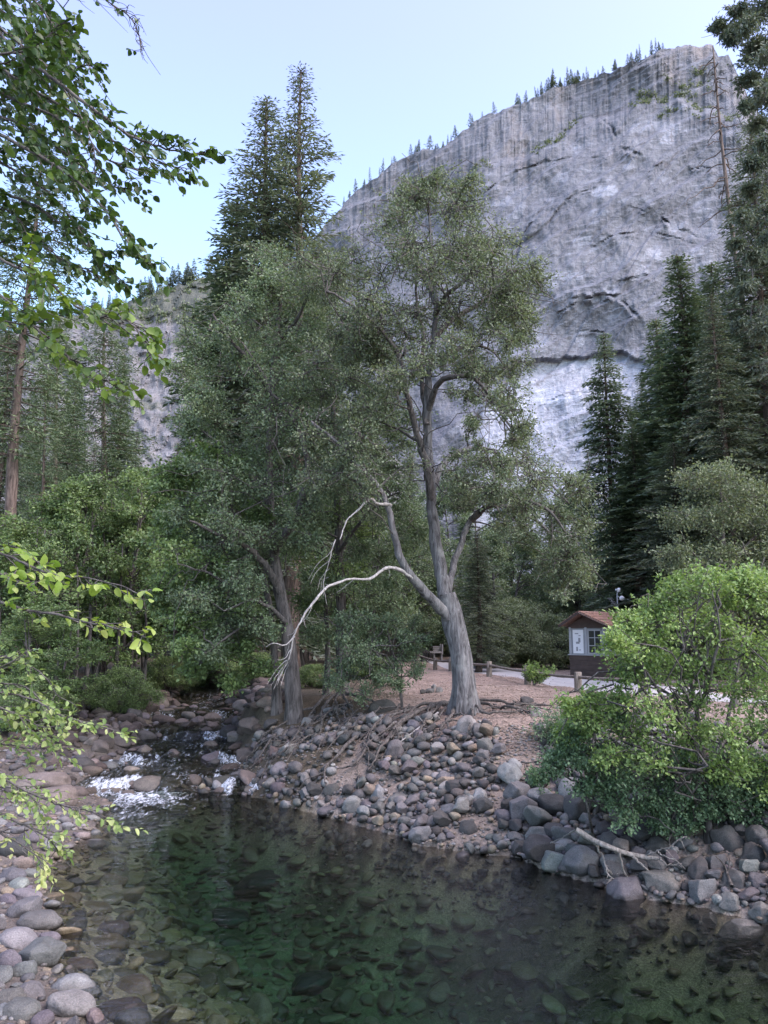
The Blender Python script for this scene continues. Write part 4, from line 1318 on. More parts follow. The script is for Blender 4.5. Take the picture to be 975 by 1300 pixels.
conifer('cedar', 880, 53.0, 372, 'cedar filling the gap left of the bare snag', 'cedar_tree', 1.4, 0.6)
conifer('cedar', 803, 47.0, 545, 'low cedar between the narrow pointed cedar and the larger dark one', 'cedar_tree', 1.5, 3.6)
conifer('broad_fir', 852, 39.0, 560, 'low broad fir in front of the dark right-hand cedars', 'fir_tree', 1.2, 1.1)
conifer('cedar', 905, 47.0, 330, 'dark cedar directly behind the bare snag', 'cedar_tree', 1.4, 5.1)
conifer('cedar', 830, 52.0, 402, 'shorter cedar on the left flank of the big right-hand conifers', 'cedar_tree', 1.3, 1.3)
conifer('broad_fir', 990, 44.0, 230, 'broad dark fir at the right edge above the olive-green tree', 'fir_tree', 1.2, 2.2)

# bare snag on the right
root = empty('dead_tree', (0, 0, 0))
D_ = 46.5
xb = P(958, 800, D_)[0]
zb = float(hgt(xb, D_))
root.location = (xb, D_, zb)
gsn = Geo()
pts = np.array([[xb, D_, zb - .2], P(955, 640, D_), P(948, 430, D_), P(934, 330, D_), P(920, 215, D_), P(911, 130, D_), P(905, 58, D_)])
tp = spline(pts, 60)
gsn.tube(tp, np.linspace(.24, .04, 60), 10, rough=.12, seed=4)
rg = np.random.default_rng(77)
for i in range(24, 59):
    for _ in range(2):
        if rg.random() < .22:
            continue
        a = rg.uniform(0, 6.28)
        ln = rg.uniform(.6, 2.6) * (1 - .55 * (i - 24) / 35)
        e = tp[i] + np.array([math.cos(a) * ln, math.sin(a) * ln, -rg.uniform(.0, .5) * ln])
        q = branch(gsn, tp[i], e, .055, .022, rg, sag=.10, n=7, s=4)
        if ln > .9:
            branch(gsn, q[4], q[4] + (e - tp[i]) * .4 + np.array([0, 0, -.3]), .024, .012, rg, n=5, s=3)
q = branch(gsn, P(941, 400, D_), P(868, 428, D_ - 1.0) + np.array([0, 0, 1.0]), .11, .03, rg, sag=.02, n=12, s=5)
q = branch(gsn, P(922, 225, D_), P(868, 262, D_ - .5), .05, .012, rg, sag=.06, n=10, s=5)
o = gsn.build('trunk', MAT_BROWNBARK, root, True, root.location)
o.location = (0, 0, 0)
tag(root, 'bare leaning snag with drooping dead branches against the upper cliff', 'dead tree')

# hanging dark boughs of a tall fir that stands outside the frame, upper right
hb_limbs = [([(1085, 760, 0), (1075, 400, 0), (1065, 100, 0), (1058, -160, 0)], .42, .2)]
fx_cl = [(955, 235, 18), (985, 255, 26), (945, 275, 14, .8), (965, 330, 22), (990, 380, 30), (950, 360, 16, .8), (935, 310, 12, .7), (970, 420, 26), (1000, 450, 34), (945, 410, 16, .8), (960, 205, 16), (990, 60, 28), (970, 110, 20), (955, 130, 14), (975, 10, 26), (945, 30, 20), (925, 38, 14, .8), (1000, 40, 30), (960, 75, 24), (1010, 100, 34), (945, 95, 16, .8), (985, 125, 24), (965, 155, 16, .8), (1005, 175, 28), (930, 45, 14, .7), (912, 30, 10, .6), (990, 215, 22), (958, 60, 18), (940, 8, 14, .8), (972, 185, 16), (1030, -20, 40), (985, -20, 26),
         (1000, 270, 26), (975, 300, 20), (1010, 330, 30), (1040, 220, 36)]
big_tree('fir_tree', 'fir just outside the right edge, its dark boughs hanging into the top corner', 'conifer', 24.0, hb_limbs, fx_cl, LF_FIR, MAT_BROWNBARK, L=.16, m=26, k=24, seed=31, crown=(1010, 150, 130, 260, 2.0), nd=2, flat=.45, wr=.34, droop=.35, flare=None, twig=.012)


# ------------------------------------------------------------------ shared broadleaf variants for the woods behind
def generic(kind, h, rx, nclump, L, m, k, seed, leafm, barkm, stems=1, crown_lo=.25, wr=.65, tb=.5):
    rng = np.random.default_rng(seed)
    gt, gl = Geo(), Geo()
    nodes = []
    for s in range(stems):
        a = rng.uniform(0, 6.28)
        sp = .0 if stems == 1 else rng.uniform(.2, .5) * rx
        b = np.array([math.cos(a) * sp * .4, math.sin(a) * sp * .4, -.2])
        e = np.array([math.cos(a) * sp, math.sin(a) * sp, h * .86])
        p = spline([b, b * .5 + e * .5 + rng.normal(size=3) * .25, e], 16)
        gt.tube(p, np.linspace(.035 * h ** .8 / stems ** .4, .02, 16), 8, rough=.1, seed=seed)
        nodes += list(p[4:])
    nodes = np.array(nodes)
    C, R = [], []
    for i in range(nclump):
        t = rng.uniform(0, 1)
        w = math.sin(math.pi * (t * .82 + .14)) ** .7
        a = rng.uniform(0, 6.28)
        q = rx * w * rng.uniform(.25, .95) ** .6
        c = np.array([math.cos(a) * q, math.sin(a) * q, h * (crown_lo + (1 - crown_lo) * t * .95)])
        C.append(c)
        R.append(rng.uniform(.20, .34) * rx)
        dv = nodes - c
        j = int(np.argmin(np.linalg.norm(dv, axis=1) + .7 * np.maximum(0, dv[:, 2] + .6)))
        branch(gt, nodes[j], c, .04, .012, rng, n=7, s=4)
    foliage(gt, gl, C, R, m, k, L, rng, .62, wr, tb=tb, twig=.012, droop=.1, up=1.0)
    return (mesh_from('trunk', np.concatenate(gt.V), gt.F, barkm, True, np.concatenate(gt.T)), mesh_from('crown', np.concatenate(gl.V), gl.F, leafm, False, np.concatenate(gl.T)))


KIND['stand_alder'] = generic('a', 10, 2.7, 56, .13, 24, 18, 51, LF_MAPLE, MAT_DARKBARK, 4, .22, .75)
KIND['stand_alder_two'] = generic('a', 10, 3.1, 56, .13, 24, 18, 52, LF_MAPLE, MAT_DARKBARK, 5, .16, .75)
KIND['wood_oak'] = generic('o', 11, 3.6, 70, .14, 24, 18, 53, LF_OAKB, MAT_DARKBARK, 2, .14)
KIND['shrub'] = generic('s', 3.0, 2.3, 64, .11, 24, 18, 54, LF_SHRUB, MAT_DARKBARK, 6, .14, .5)


def broadleaf(kn, u, D, vtop, label, name, cat, href, wide=1.0, rz=0.0, group=None):
    tp = P(u, vtop, D)
    zb = float(hgt(tp[0], D))
    root = empty(name, (tp[0], D, zb), rz)
    s = (tp[2] - zb) / href
    root.scale = (s ** .5 * wide, s ** .5 * wide, s)
    for nm_, me_ in zip(('trunk', 'crown'), KIND[kn]):
        link(bpy.data.objects.new(nm_, me_), root)
    tag(root, label, cat, group)
    return root


AG = 'alders on the left bank of the stream'
for i, (u, D, vt, kn, lb) in enumerate([(35, 30.5, 640, 'stand_alder_two', 'bushy green alder at the left edge behind the cobble shore'), (92, 32.0, 612, 'stand_alder', 'many-stemmed light green alder in the middle of the left bank thicket'),
                                        (150, 33.5, 590, 'stand_alder_two', 'tallest light green alder of the left bank thicket'), (192, 36.0, 585, 'stand_alder', 'green alder on the stream side of the left bank thicket'),
                                        (5, 34.0, 660, 'stand_alder', 'alder half cut off by the left edge, below the tall pine'), (120, 40.0, 600, 'stand_alder_two', 'alder deep in the thicket behind the light green ones'),
                                        (232, 42.0, 640, 'stand_alder', 'alder beyond the upper stream bend'), (60, 27.5, 760, 'stand_alder_two', 'low dark alder growing nearest to the left cobble shore')]):
    broadleaf(kn, u, D, vt, lb, 'alder_tree', 'alder tree', 10.0, 1.0, i * 1.37, AG)
WG = 'broadleaf trees in the woods behind'
for i, (u, D, vt, lb) in enumerate([(280, 50, 660, 'dark oak in the woods straight above the upper stream'), (330, 55, 640, 'dark oak behind the stream oak trunk'), (395, 46, 690, 'oak filling the gap between the two dark trunks'), (450, 52, 640, 'oak behind the straight dark trunk'),
                                    (500, 60, 640, 'oak in the woods left of the leaning trunk'), (540, 64, 690, 'oak behind the small cart by the path'), (575, 72, 600, 'tall green oak showing between the forks of the leaning oak'), (640, 62, 668, 'oak above the pale shrubs, right of the small fir'),
                                    (690, 66, 690, 'oak above the pale shrubs and left of the hut'), (735, 60, 700, 'dark oak behind the hut'), (800, 52, 745, 'low oak behind the bright alder'), (655, 80, 610, 'oak at the foot of the bright cliff, right of the leaning oak'),
                                    (720, 84, 620, 'oak at the foot of the bright cliff beside the narrow cedar'), (210, 62, 600, 'oak between the left thicket and the stream trees'), (250, 70, 590, 'far oak below the grey hillside'), (470, 75, 560, 'tall oak deep behind the straight dark trunk'), (20, 60, 560, 'oak deep in the woods at the left edge'),
                                    (400, 60, 560, 'tall oak deep behind the stream oak'), (850, 62, 690, 'oak between the dark right conifers')]):
    broadleaf('wood_oak', u, D, vt, lb, 'oak_tree', 'oak tree', 11.0, 1.15, i * 2.1, WG)
SG = 'pale shrubs beside the path'
for i, (u, D, vt, w, lb) in enumerate([(628, 51, 776, 1.0, 'pale green rounded shrub nearest to the leaning oak trunk'), (665, 53, 772, 1.15, 'largest pale green shrub in the middle of the row by the path'), (702, 50, 783, .9, 'pale green shrub touching the hut roof corner'),
                                       (645, 58, 764, 1.1, 'pale shrub standing behind the front row by the path'), (690, 59, 768, 1.1, 'pale shrub behind the front row, close to the hut'), (568, 72, 800, 1.0, 'shrub behind the cart on the far side of the path')]):
    broadleaf('shrub', u, D, vt, lb, 'shrub', 'shrub', 3.0, w, i * 1.9, SG)
for i, (u, D, vt, w, lb) in enumerate([(30, 26, 860, .9, 'dark low bush under the left alders'), (215, 38, 835, .9, 'dark low bush at the far stream bend'), (160, 31, 850, .8, 'dark low bush among the thin alder stems'), (325, 36, 830, 1.0, 'dark bush behind the stream oak trunk'), (395, 33, 845, .9, 'dark bush between the two dark trunks'), (470, 38, 835, 1.0, 'dark bush behind the young oak'), (265, 44, 838, 1.2, 'dark bush closing the view up the stream')]):
    o = broadleaf('shrub', u, D, vt, lb, 'bush', 'bush', 3.0, w, i * 1.3, 'dark bushes of the wood floor')
    for c in o.children:
        if c.name.startswith('crown'):
            c.data = KIND.setdefault('dark_shrub', (None, c.data.copy()))[1]
            c.data.materials[0] = LF_MAPLE

# woods closing the view between the nearer trees
FG = 'conifers deep in the valley woods'
far_specs = [('fir', 225, 75, 560), ('cedar', 265, 82, 520), ('fir', 320, 70, 470), ('cedar', 430, 72, 430), ('fir', 470, 80, 500), ('fir', 520, 85, 560), ('cedar', 590, 90, 620), ('fir', 745, 72, 585), ('cedar', 800, 75, 520), ('fir', 840, 70, 480),
             ('fir', 890, 60, 400), ('cedar', 930, 64, 360), ('fir', 975, 58, 300), ('cedar', 45, 80, 500), ('fir', -10, 70, 420), ('fir', 80, 90, 520), ('cedar', 175, 88, 545), ('fir', 380, 62, 600), ('fir', 505, 70, 640), ('fir', 640, 95, 655),
             ('cedar', 700, 98, 650), ('fir', 770, 100, 640), ('fir', 120, 100, 560), ('cedar', 300, 95, 560), ('fir', 200, 110, 590), ('broad_fir', 730, 62, 660), ('broad_fir', 790, 64, 620), ('broad_fir', 555, 78, 660)]
far_specs.sort(key=lambda s: s[1])
_ord = ['first', 'second', 'third', 'fourth', 'fifth', 'sixth', 'seventh', 'eighth', 'ninth', 'tenth', 'eleventh', 'twelfth', 'thirteenth', 'fourteenth', 'fifteenth', 'sixteenth', 'seventeenth', 'eighteenth', 'nineteenth', 'twentieth']
_ten = {20: 'twenty', 30: 'thirty', 40: 'forty', 50: 'fifty', 60: 'sixty', 70: 'seventy', 80: 'eighty', 90: 'ninety'}


def nth(i):
    """1 -> leftmost, 2 -> second ... in words"""
    if i <= 20:
        return _ord[i - 1]
    h, r = divmod(i, 100)
    if h:
        return ('hundred and ' + nth(r)) if r else 'hundredth'
    t, r = divmod(i, 10)
    return _ten[t * 10] + ('-' + _ord[r - 1] if r else 'th').replace('tyth', 'tieth')


for i, (kn, u, D, vt) in enumerate(sorted(far_specs, key=lambda s: s[1])):
    conifer(kn, u, D, vt, 'dark %s deep in the valley woods, %s of them from the left' % ('cedar' if kn == 'cedar' else 'fir', nth(i + 1)), 'cedar_tree' if kn == 'cedar' else 'fir_tree', .95, i * 1.7, group=FG)

# small conifers along the two skylines: too small to show parts
def mini(seed, R, H=10.0):
    rng = np.random.default_rng(seed)
    g_ = Geo()
    g_.tube(np.c_[np.zeros(5), np.zeros(5), np.linspace(-.8, H, 5)], np.linspace(.16, .03, 5), 5, t=.05)
    n = 330
    t = rng.uniform(.16, 1, n) ** .9
    a = rng.uniform(0, 6.28, n)
    q = R * (1 - t) ** .8 * rng.uniform(.1, 1, n) * (0.8 + .35 * np.sin(t * 40 + a))
    pos = np.c_[np.cos(a) * q, np.sin(a) * q, t * H]
    ax = np.c_[np.cos(a), np.sin(a), -.35 * np.ones(n)]
    g_.leaves(pos, ax, rdir(n, rng) + np.array([0, 0, .8]), rng.uniform(.5, 1.1, n) * (1.15 - .85 * t), .5, rng.uniform(.1, .7, n))
    return mesh_from('conifer', np.concatenate(g_.V), g_.F, LF_FIR, False, np.concatenate(g_.T))


MINI = [mini(61, 1.7), mini(62, 2.4), mini(63, 1.3)]


def ridge(top, us, seeds, hr, label, group):
    rng = np.random.default_rng(seeds)
    uu = proj(top)[0]
    rows_ = []
    for u in sorted(us):
        i = int(np.argmin(np.abs(uu - u)))
        rows_.append((u, top[i]))
    for i, (u, p_) in enumerate(rows_):
        o = bpy.data.objects.new('ridge_conifer', MINI[rng.integers(0, 3)])
        link(o)
        back = rng.uniform(.5, 7)
        o.location = (p_[0] * (1 + back / p_[1]), p_[1] + back, p_[2] - .4)
        h = (hr[0] + (hr[1] - hr[0]) * rng.random() ** 1.5) / 10
        o.scale = (h * rng.uniform(.6, 1.6),) * 2 + (h,)
        o.rotation_euler = (rng.normal() * .05, rng.normal() * .05, rng.uniform(0, 6))
        tag(o, label % nth(i + 1), 'conifer', group)


rr = np.random.default_rng(3)
us = [436, 443, 452, 463, 470, 482, 486, 497, 501, 522, 527, 530, 545, 552, 556, 563, 568, 573, 578, 598, 600, 612, 628, 655, 660, 667] + list(682 + 66 * rr.random(38)) + [756, 761, 766, 779, 781, 796, 801, 808, 813, 820, 827, 833, 838, 842]
ridge(CLIFF_TOP, us, 5, (8, 20), 'small conifer on the rim of the big cliff, %s from the left', 'conifers on the cliff rim')
us = list(60 + 210 * np.sort(np.concatenate([rr.random(44), .35 + .04 * rr.normal(size=9), .62 + .03 * rr.normal(size=9), .85 + .03 * rr.normal(size=8)])))
ridge(HILL_TOP, us, 6, (6, 17), 'small conifer on the skyline of the left hillside, %s from the left', 'conifers on the hillside skyline')

# ------------------------------------------------------------------ rocks
def ico(sub):
    bm = bmesh.new()
    bmesh.ops.create_icosphere(bm, subdivisions=sub, radius=1.0)
    V = np.array([v.co[:] for v in bm.verts])
    Fc = np.array([[v.index for v in f.verts] for f in bm.faces])
    bm.free()
    return V, Fc


def rock_shape(sub, seed, facets, rnd):
    rng = np.random.default_rng(seed)
    V, Fc = ico(sub)
    V = V.copy()
    for _ in range(facets):
        n = rdir(1, rng)[0]
        d = rng.uniform(.55, .9) if facets > 8 else rng.uniform(.66, .95)
        k = V @ n - d
        V = V - np.where(k > 0, k * .93, 0)[:, None] * n
    V = V * (1 + .10 * fbm(V[:, 0] * 1.3 + seed, V[:, 1] * 1.3, V[:, 2] * 1.3, 3, seed))[:, None]
    V = V * (1 + .022 * fbm(V[:, 0] * 5 + seed, V[:, 1] * 5, V[:, 2] * 5, 2, seed + 1))[:, None]
    return V / np.abs(V).max(0), Fc


ROUND = [rock_shape(4, 100 + i, 5, 1) for i in range(7)]
ANG = [rock_shape(4, 120 + i, 15, 1) for i in range(7)]
ROUND_LO = [rock_shape(3, 100 + i, 5, 1) for i in range(7)]
ANG_LO = [rock_shape(3, 120 + i, 15, 1) for i in range(7)]
ROCK_ME = [mesh_from('boulder', V, [Fc], MAT_ROCK, True) for V, Fc in ROUND + ANG]

CW = {'sunken dark': (.11, .095, .06), 'sunken pale': (.30, .26, .16), 'sunken brown': (.19, .15, .095), 'sunken olive': (.21, .19, .10), 'grey': (.098, .095, .092), 'pale grey': (.165, .16, .154), 'dark grey': (.055, .053, .050), 'tan': (.17, .138, .105), 'pinkish': (.168, .140, .124), 'brown': (.098, .080, .069), 'dark brown': (.058, .046, .040), 'purple-grey': (.088, .079, .081)}


def rotm(a, b, c):
    ca, sa, cb, sb, cc_, sc2 = math.cos(a), math.sin(a), math.cos(b), math.sin(b), math.cos(c), math.sin(c)
    return (np.array([[cc_, -sc2, 0], [sc2, cc_, 0], [0, 0, 1]]) @ np.array([[cb, 0, sb], [0, 1, 0], [-sb, 0, cb]]) @ np.array([[1, 0, 0], [0, ca, -sa], [0, sa, ca]]))


ROCKS = []      # dicts: p, r(3), rot(3), shape, colour word, zone, fixed label


def put(u, v, wpx, hr, colw, zone, label=None, ang=False, asp=.8, rz=None, up=.25):
    """a rock the photograph shows: u, v = the middle of it, wpx its width, hr its height over its width"""
    rg = np.random.default_rng(int(u * 31 + v * 7))
    p = ground_hit(u, v + wpx * hr * .42)
    if zone == 'shore' and p[2] < 0:
        p = G(u, v + wpx * hr * .42, 0.0)
    d = p[1]
    rx = wpx * d / F / 2
    rzz = max(.35, hr) * rx
    pz = max(p[2], .03) if zone == 'shore' else p[2]
    up = .5 if zone == 'shore' else up
    ROCKS.append(dict(p=np.array([p[0], p[1] + rx * asp * .5, pz + rzz * up]), r=np.array([rx, rx * asp, rzz * 1.15]), rot=(rg.normal(0, .10), rg.normal(0, .10), rg.normal(0, .25) if rz is None else rz),
                      s=int(rg.integers(0, 7)) + (7 if ang else 0), col=colw, zone=zone, label=label, hand=True))


L_ = 'left shore'
for a in [(46, 1167, 52, .5, 'grey', L_, 'broad grey cobble with a flat top on the left shore, level with the first shallows', False), (43, 1211, 72, .42, 'grey', L_, 'long grey boulder with a pointed dark end on the left shore', True),
          (20, 1192, 54, .4, 'pale grey', L_, 'pale smooth cobble behind the long pointed boulder', False), (28, 1230, 30, .7, 'grey', L_, 'small round grey cobble just below the long pointed boulder', False),
          (91, 1255, 64, .42, 'pale grey', L_, 'upper one of the two pale oval stones lying in the shallows', False), (86, 1277, 60, .46, 'pale grey', L_, 'lower one of the two pale oval stones lying in the shallows', False),
          (38, 1258, 36, .5, 'grey', L_, 'grey cobble left of the two pale oval stones', False), (22, 1284, 46, .45, 'grey', L_, 'grey cobble in the bottom corner of the shore', False), (166, 1297, 44, .6, 'pale grey', L_, 'pale stone breaking the water at the bottom edge', False),
          (25, 1150, 44, .75, 'grey', L_, 'squat grey boulder above the flat-topped cobble', True), (30, 1135, 40, .4, 'pale grey', L_, 'pale flat stone behind the squat grey boulder', False), (6, 1222, 40, .7, 'purple-grey', L_, 'purplish boulder cut off by the left edge', False),
          (8, 1268, 40, .5, 'grey', L_, 'grey cobble at the left edge beside the bottom corner', False), (118, 1072, 30, .36, 'pale grey', L_, 'pale oval stone alone at the head of the pool', False),
          (62, 1010, 62, .5, 'pinkish', L_, 'big smooth pinkish boulder left of the white drop', False), (50, 990, 66, .32, 'pinkish', L_, 'long pinkish slab behind the big smooth pinkish boulder', False), (22, 1000, 44, .4, 'pinkish', L_, 'pinkish rock half under the leafy branch', False),
          (12, 1075, 44, .6, 'dark grey', L_, 'dark boulder under the leafy lower branch at the left edge', False), (42, 1062, 40, .4, 'purple-grey', L_, 'purplish flat rock under the leafy lower branch', False),
          (12, 1110, 36, .5, 'purple-grey', L_, 'purplish rock by the yellow leaves', False), (36, 1108, 28, .45, 'grey', L_, 'grey stone beside the yellow leaves', False), (60, 1192, 26, .5, 'grey', L_, 'small grey stone right of the flat-topped cobble', False)]:
    put(*a)
C_ = 'cascade'
for a in [(198, 995, 62, .34, 'brown', C_, 'long brown boulder splitting the main white drop', False), (160, 1017, 22, .62, 'brown', C_, 'wet brown rock standing in the foam of the main drop', False), (183, 1014, 14, .5, 'brown', C_, 'small wet rock in the foam right of the larger one', False),
          (243, 990, 24, .75, 'brown', C_, 'upright brown rock between the two small spouts', False), (281, 992, 34, .52, 'dark grey', C_, 'dark round boulder beside the right-hand spout', False), (279, 1005, 22, .6, 'brown', C_, 'brown rock under the dark round boulder', False),
          (180, 953, 27, .75, 'brown', C_, 'blocky brown boulder in the middle of the second step', True), (216, 958, 30, .55, 'brown', C_, 'brown boulder dividing the second step', True), (238, 934, 34, .5, 'purple-grey', C_, 'purplish boulder above the second step', False),
          (138, 1007, 44, .3, 'brown', C_, 'flat brown ledge rock left of the foam', False), (113, 977, 30, .5, 'brown', C_, 'round tan-brown rock left of the stepped stream', False), (136, 972, 26, .55, 'grey', C_, 'grey rock beside the left side spill', False),
          (168, 977, 30, .4, 'brown', C_, 'low brown rock between first and second step', False), (204, 912, 34, .5, 'dark brown', C_, 'dark boulder left of the third step', False), (253, 905, 20, .5, 'dark brown', C_, 'dark rock in the stream at the third step', False),
          (268, 910, 30, .5, 'brown', C_, 'brown boulder right of the third step', False), (183, 933, 28, .6, 'brown', C_, 'brown boulder left of the second step', False), (95, 1003, 30, .5, 'brown', C_, 'brown boulder between pinkish boulder and foam', False),
          (273, 968, 26, .6, 'dark grey', C_, 'dark rock above the right-hand spout', False), (305, 985, 30, .6, 'grey', C_, 'grey rock right of the right-hand spout', False), (150, 940, 30, .5, 'brown', C_, 'brown rock on the left margin below the third step', False), (128, 1022, 26, .5, 'brown', C_, 'brown rock at the left foot of the foam', False), (116, 1002, 20, .6, 'dark brown', C_, 'dark wet rock at the left lip of the main drop', False),
          (262, 1004, 16, .6, 'brown', C_, 'small brown rock between the spouts at pool level', False), (228, 1004, 18, .5, 'brown', C_, 'small brown rock at the right foot of the long boulder', False)]:
    put(*a)
S_ = 'shore'
for a in [(706, 1095, 44, .55, 'pale grey', S_, 'pale angular boulder jutting into the pool, left of the driftwood', True), (595, 1050, 24, .8, 'dark grey', 'bank', 'dark rounded rock by the waterline straight below the oak', False), (611, 1010, 24, .9, 'pale grey', 'bank', 'pale upright boulder in the middle of the stony bank', True),
          (533, 1060, 32, .85, 'pale grey', S_, 'pale pointed boulder at the edge of the pool below the oak', True), (660, 1001, 22, .75, 'tan', 'bank', 'tan oval boulder on the bare tan strip of the bank', False), (843, 1121, 58, .45, 'grey', S_, 'broad grey slab at the water by the driftwood roots', True),
          (895, 1133, 44, .62, 'grey', S_, 'blocky grey boulder at the water under the alder', True), (931, 1147, 32, .6, 'grey', S_, 'smaller grey block in the water right of the blocky boulder', True), (926, 1063, 44, .85, 'dark grey', 'bank', 'tall dark boulder right of the alder trunk', True),
          (706, 1052, 32, .75, 'dark grey', 'bank', 'dark rounded boulder behind the driftwood end', False), (750, 1085, 30, .7, 'dark grey', 'bank', 'dark angular boulder just above the driftwood', True), (778, 1100, 40, .5, 'grey', S_, 'grey boulder under the driftwood', True), (912, 1094, 34, .6, 'grey', 'bank', 'grey boulder between the alder trunk and the blocky one', True),
          (938, 1116, 40, .6, 'grey', 'bank', 'grey boulder above the smaller block at the right', True), (965, 1120, 34, .6, 'purple-grey', 'bank', 'purplish boulder near the right edge', True), (962, 1085, 36, .8, 'dark grey', 'bank', 'dark boulder near the right edge above the purplish one', True), (876, 1097, 40, .5, 'dark grey', 'bank', 'dark flat boulder at the foot of the alder trunk', True),
          (970, 1160, 30, .7, 'grey', S_, 'grey boulder in the water at the right edge', True), (955, 1138, 34, .5, 'purple-grey', S_, 'purplish flat rock in the water near the right edge', True), (594, 918, 30, .95, 'pale grey', 'bank', 'lichen-spotted upright boulder held in the oak roots', True), (616, 943, 26, .9, 'grey', 'bank', 'tilted grey boulder under the oak roots', True),
          (652, 971, 26, .7, 'pale grey', 'bank', 'pale boulder high on the bare tan strip', False), (485, 895, 36, .55, 'dark grey', 'bank', 'dark mossy boulder on the brink left of the oak', False), (366, 949, 34, .5, 'pale grey', 'bank', 'pale flat-topped boulder below the stream oak', True), (355, 974, 28, .7, 'grey', 'bank', 'grey boulder half way down below the stream oak', False),
          (352, 1001, 22, .75, 'purple-grey', S_, 'smooth purplish boulder at the pool edge below the stream oak', False), (448, 1024, 28, .8, 'pale grey', S_, 'pale wedge-shaped rock at the pool edge', True), (480, 1006, 20, 1.2, 'pale grey', 'bank', 'upright pale rock left of the largest wedge', True), (505, 1013, 28, .75, 'grey', 'bank', 'big grey wedge-shaped boulder low on the bank', True),
          (421, 1002, 22, .8, 'dark grey', 'bank', 'dark round boulder under the root tangle', False), (502, 949, 26, 1.1, 'grey', 'bank', 'upright mossy boulder caught in the root tangle', True), (414, 1030, 24, .5, 'grey', S_, 'low grey rock at the pool edge beside the pale wedge', False), (700, 1010, 22, .6, 'tan', 'bank', 'tan rock right of the bare tan strip', False),
          (565, 985, 22, .7, 'grey', 'bank', 'round grey stone left of the pale upright boulder', False), (640, 1035, 24, .7, 'grey', 'bank', 'grey stone at the lower end of the bare tan strip', False), (840, 1075, 40, .6, 'dark grey', 'bank', 'dark boulder in the shade left of the alder trunk', True), (800, 1072, 36, .6, 'dark brown', 'bank', 'dark brown boulder in the shade under the low shrub', True),
          (770, 1050, 34, .6, 'dark grey', 'bank', 'dark boulder under the left end of the low shrub', True), (960, 1040, 40, .6, 'dark grey', 'bank', 'dark boulder high under the alder at the right edge', True), (680, 905, 20, .6, 'pale grey', 'bank', 'pale rock on the brink right of the oak', True), (668, 888, 22, .5, 'dark grey', 'bank', 'dark rock on the duff right of the oak foot', True)]:
    put(*a)
B_ = 'bed'
for a in [(330, 1118, 76, .35, 'dark grey', B_, 'large dark boulder lying under the water in the middle of the pool', False), (290, 1165, 60, .35, 'dark brown', B_, 'dark boulder under the water below the middle one', False), (140, 1180, 44, .4, 'brown', B_, 'brown boulder under the shallow water on the left', False), (135, 1215, 40, .4, 'brown', B_, 'brown sunken rock right of the long pointed boulder', False),
          (390, 1250, 60, .4, 'dark grey', B_, 'dark sunken boulder at the bottom of the deep green water', False), (145, 1285, 70, .35, 'brown', B_, 'broad brown sunken rock beside the pale oval stones', False), (100, 1225, 40, .35, 'tan', B_, 'tan sunken rock beside the long pointed boulder', False)]:
    put(*a, up=.1)


def scatter(zone, n, box, fn, rlo, rhi, alpha, words, flat=(.5, .85), over=.78, ang=.5, seed=1, lift=.25, pile=0.0, mult=2.6):
    """throw stones of falling size over a zone, not letting them overlap much"""
    rg = np.random.default_rng(seed)
    x = rg.uniform(box[0], box[1], int(n * mult / .45))
    y = rg.uniform(box[2], box[3], int(n * mult / .45))
    z, sd, side = hgt(x, y, True)
    ok = fn(x, y, z, sd, side, rg)
    x, y, z = x[ok][:int(n * mult)], y[ok][:int(n * mult)], z[ok][:int(n * mult)]
    r = rlo * (1 - rg.uniform(0, 1, len(x)) * (1 - (rlo / rhi) ** alpha)) ** (-1 / alpha)
    o = np.argsort(-r)
    have = np.array([[q['p'][0], q['p'][1], q['r'][:2].mean()] for q in ROCKS if abs(q['p'][0]) < 40]).reshape(-1, 3)
    got = 0
    buf = np.zeros((len(have) + n, 3))
    buf[:len(have)] = have
    m = len(have)
    for i in o:
        if got >= n:
            break
        if any(math.hypot(bx_ - x[i], by_ - y[i]) < br_ * 1.9 + r[i] for bx_, by_, br_ in TREE_BASES):
            continue
        d = np.hypot(buf[:m, 0] - x[i], buf[:m, 1] - y[i])
        if (d < over * (buf[:m, 2] + r[i])).any():
            continue
        buf[m] = (x[i], y[i], r[i])
        m += 1
        got += 1
        w = words[rg.choice(len(words), p=[b for _, b in words])][0]
        e = rg.uniform(.8, 1.25)
        f = rg.uniform(*flat)
        ROCKS.append(dict(p=np.array([x[i], y[i], z[i] + r[i] * f * lift + pile * rg.random() * r[i]]), r=np.array([r[i] * e, r[i] / e, r[i] * f]), rot=(rg.normal(0, .28), rg.normal(0, .28), rg.uniform(0, 6.28)),
                          s=int(rg.integers(0, 7)) + (7 if rg.random() < ang else 0), col=w, zone=zone, label=None, hand=False))


def right_bank(x, y, z, sd, side, rg):
    bare = np.exp(-((x - np.interp(y, [14, 16, 18, 20, 22], [1.6, 2.5, 3.0, 3.3, 3.4])) / .50) ** 2) * smooth(22, 20, y) * smooth(.25, .7, z)
    p = smooth(2.0, 1.72, z + .12 * fbm(x, y, None, 2, 6)) * np.maximum(0, 1 - 1.25 * bare) ** 2 * (.06 + .94 * smooth(-.55, -.05, fbm(x * 1.1, y * 1.1, None, 3, 66)))
    return (side > .5) & (sd > -.35) & (rg.random(len(x)) < p)


def shore_right(x, y, z, sd, side, rg):
    return (side > .5) & (sd > -.12) & (z < 1.5) & (x > 2.6 + .0 * y) & (rg.random(len(x)) < .9)


def left_bar(x, y, z, sd, side, rg):
    return (side < .5) & (sd > -.55) & (x < -1) & (rg.random(len(x)) < smooth(1.15, .85, z))


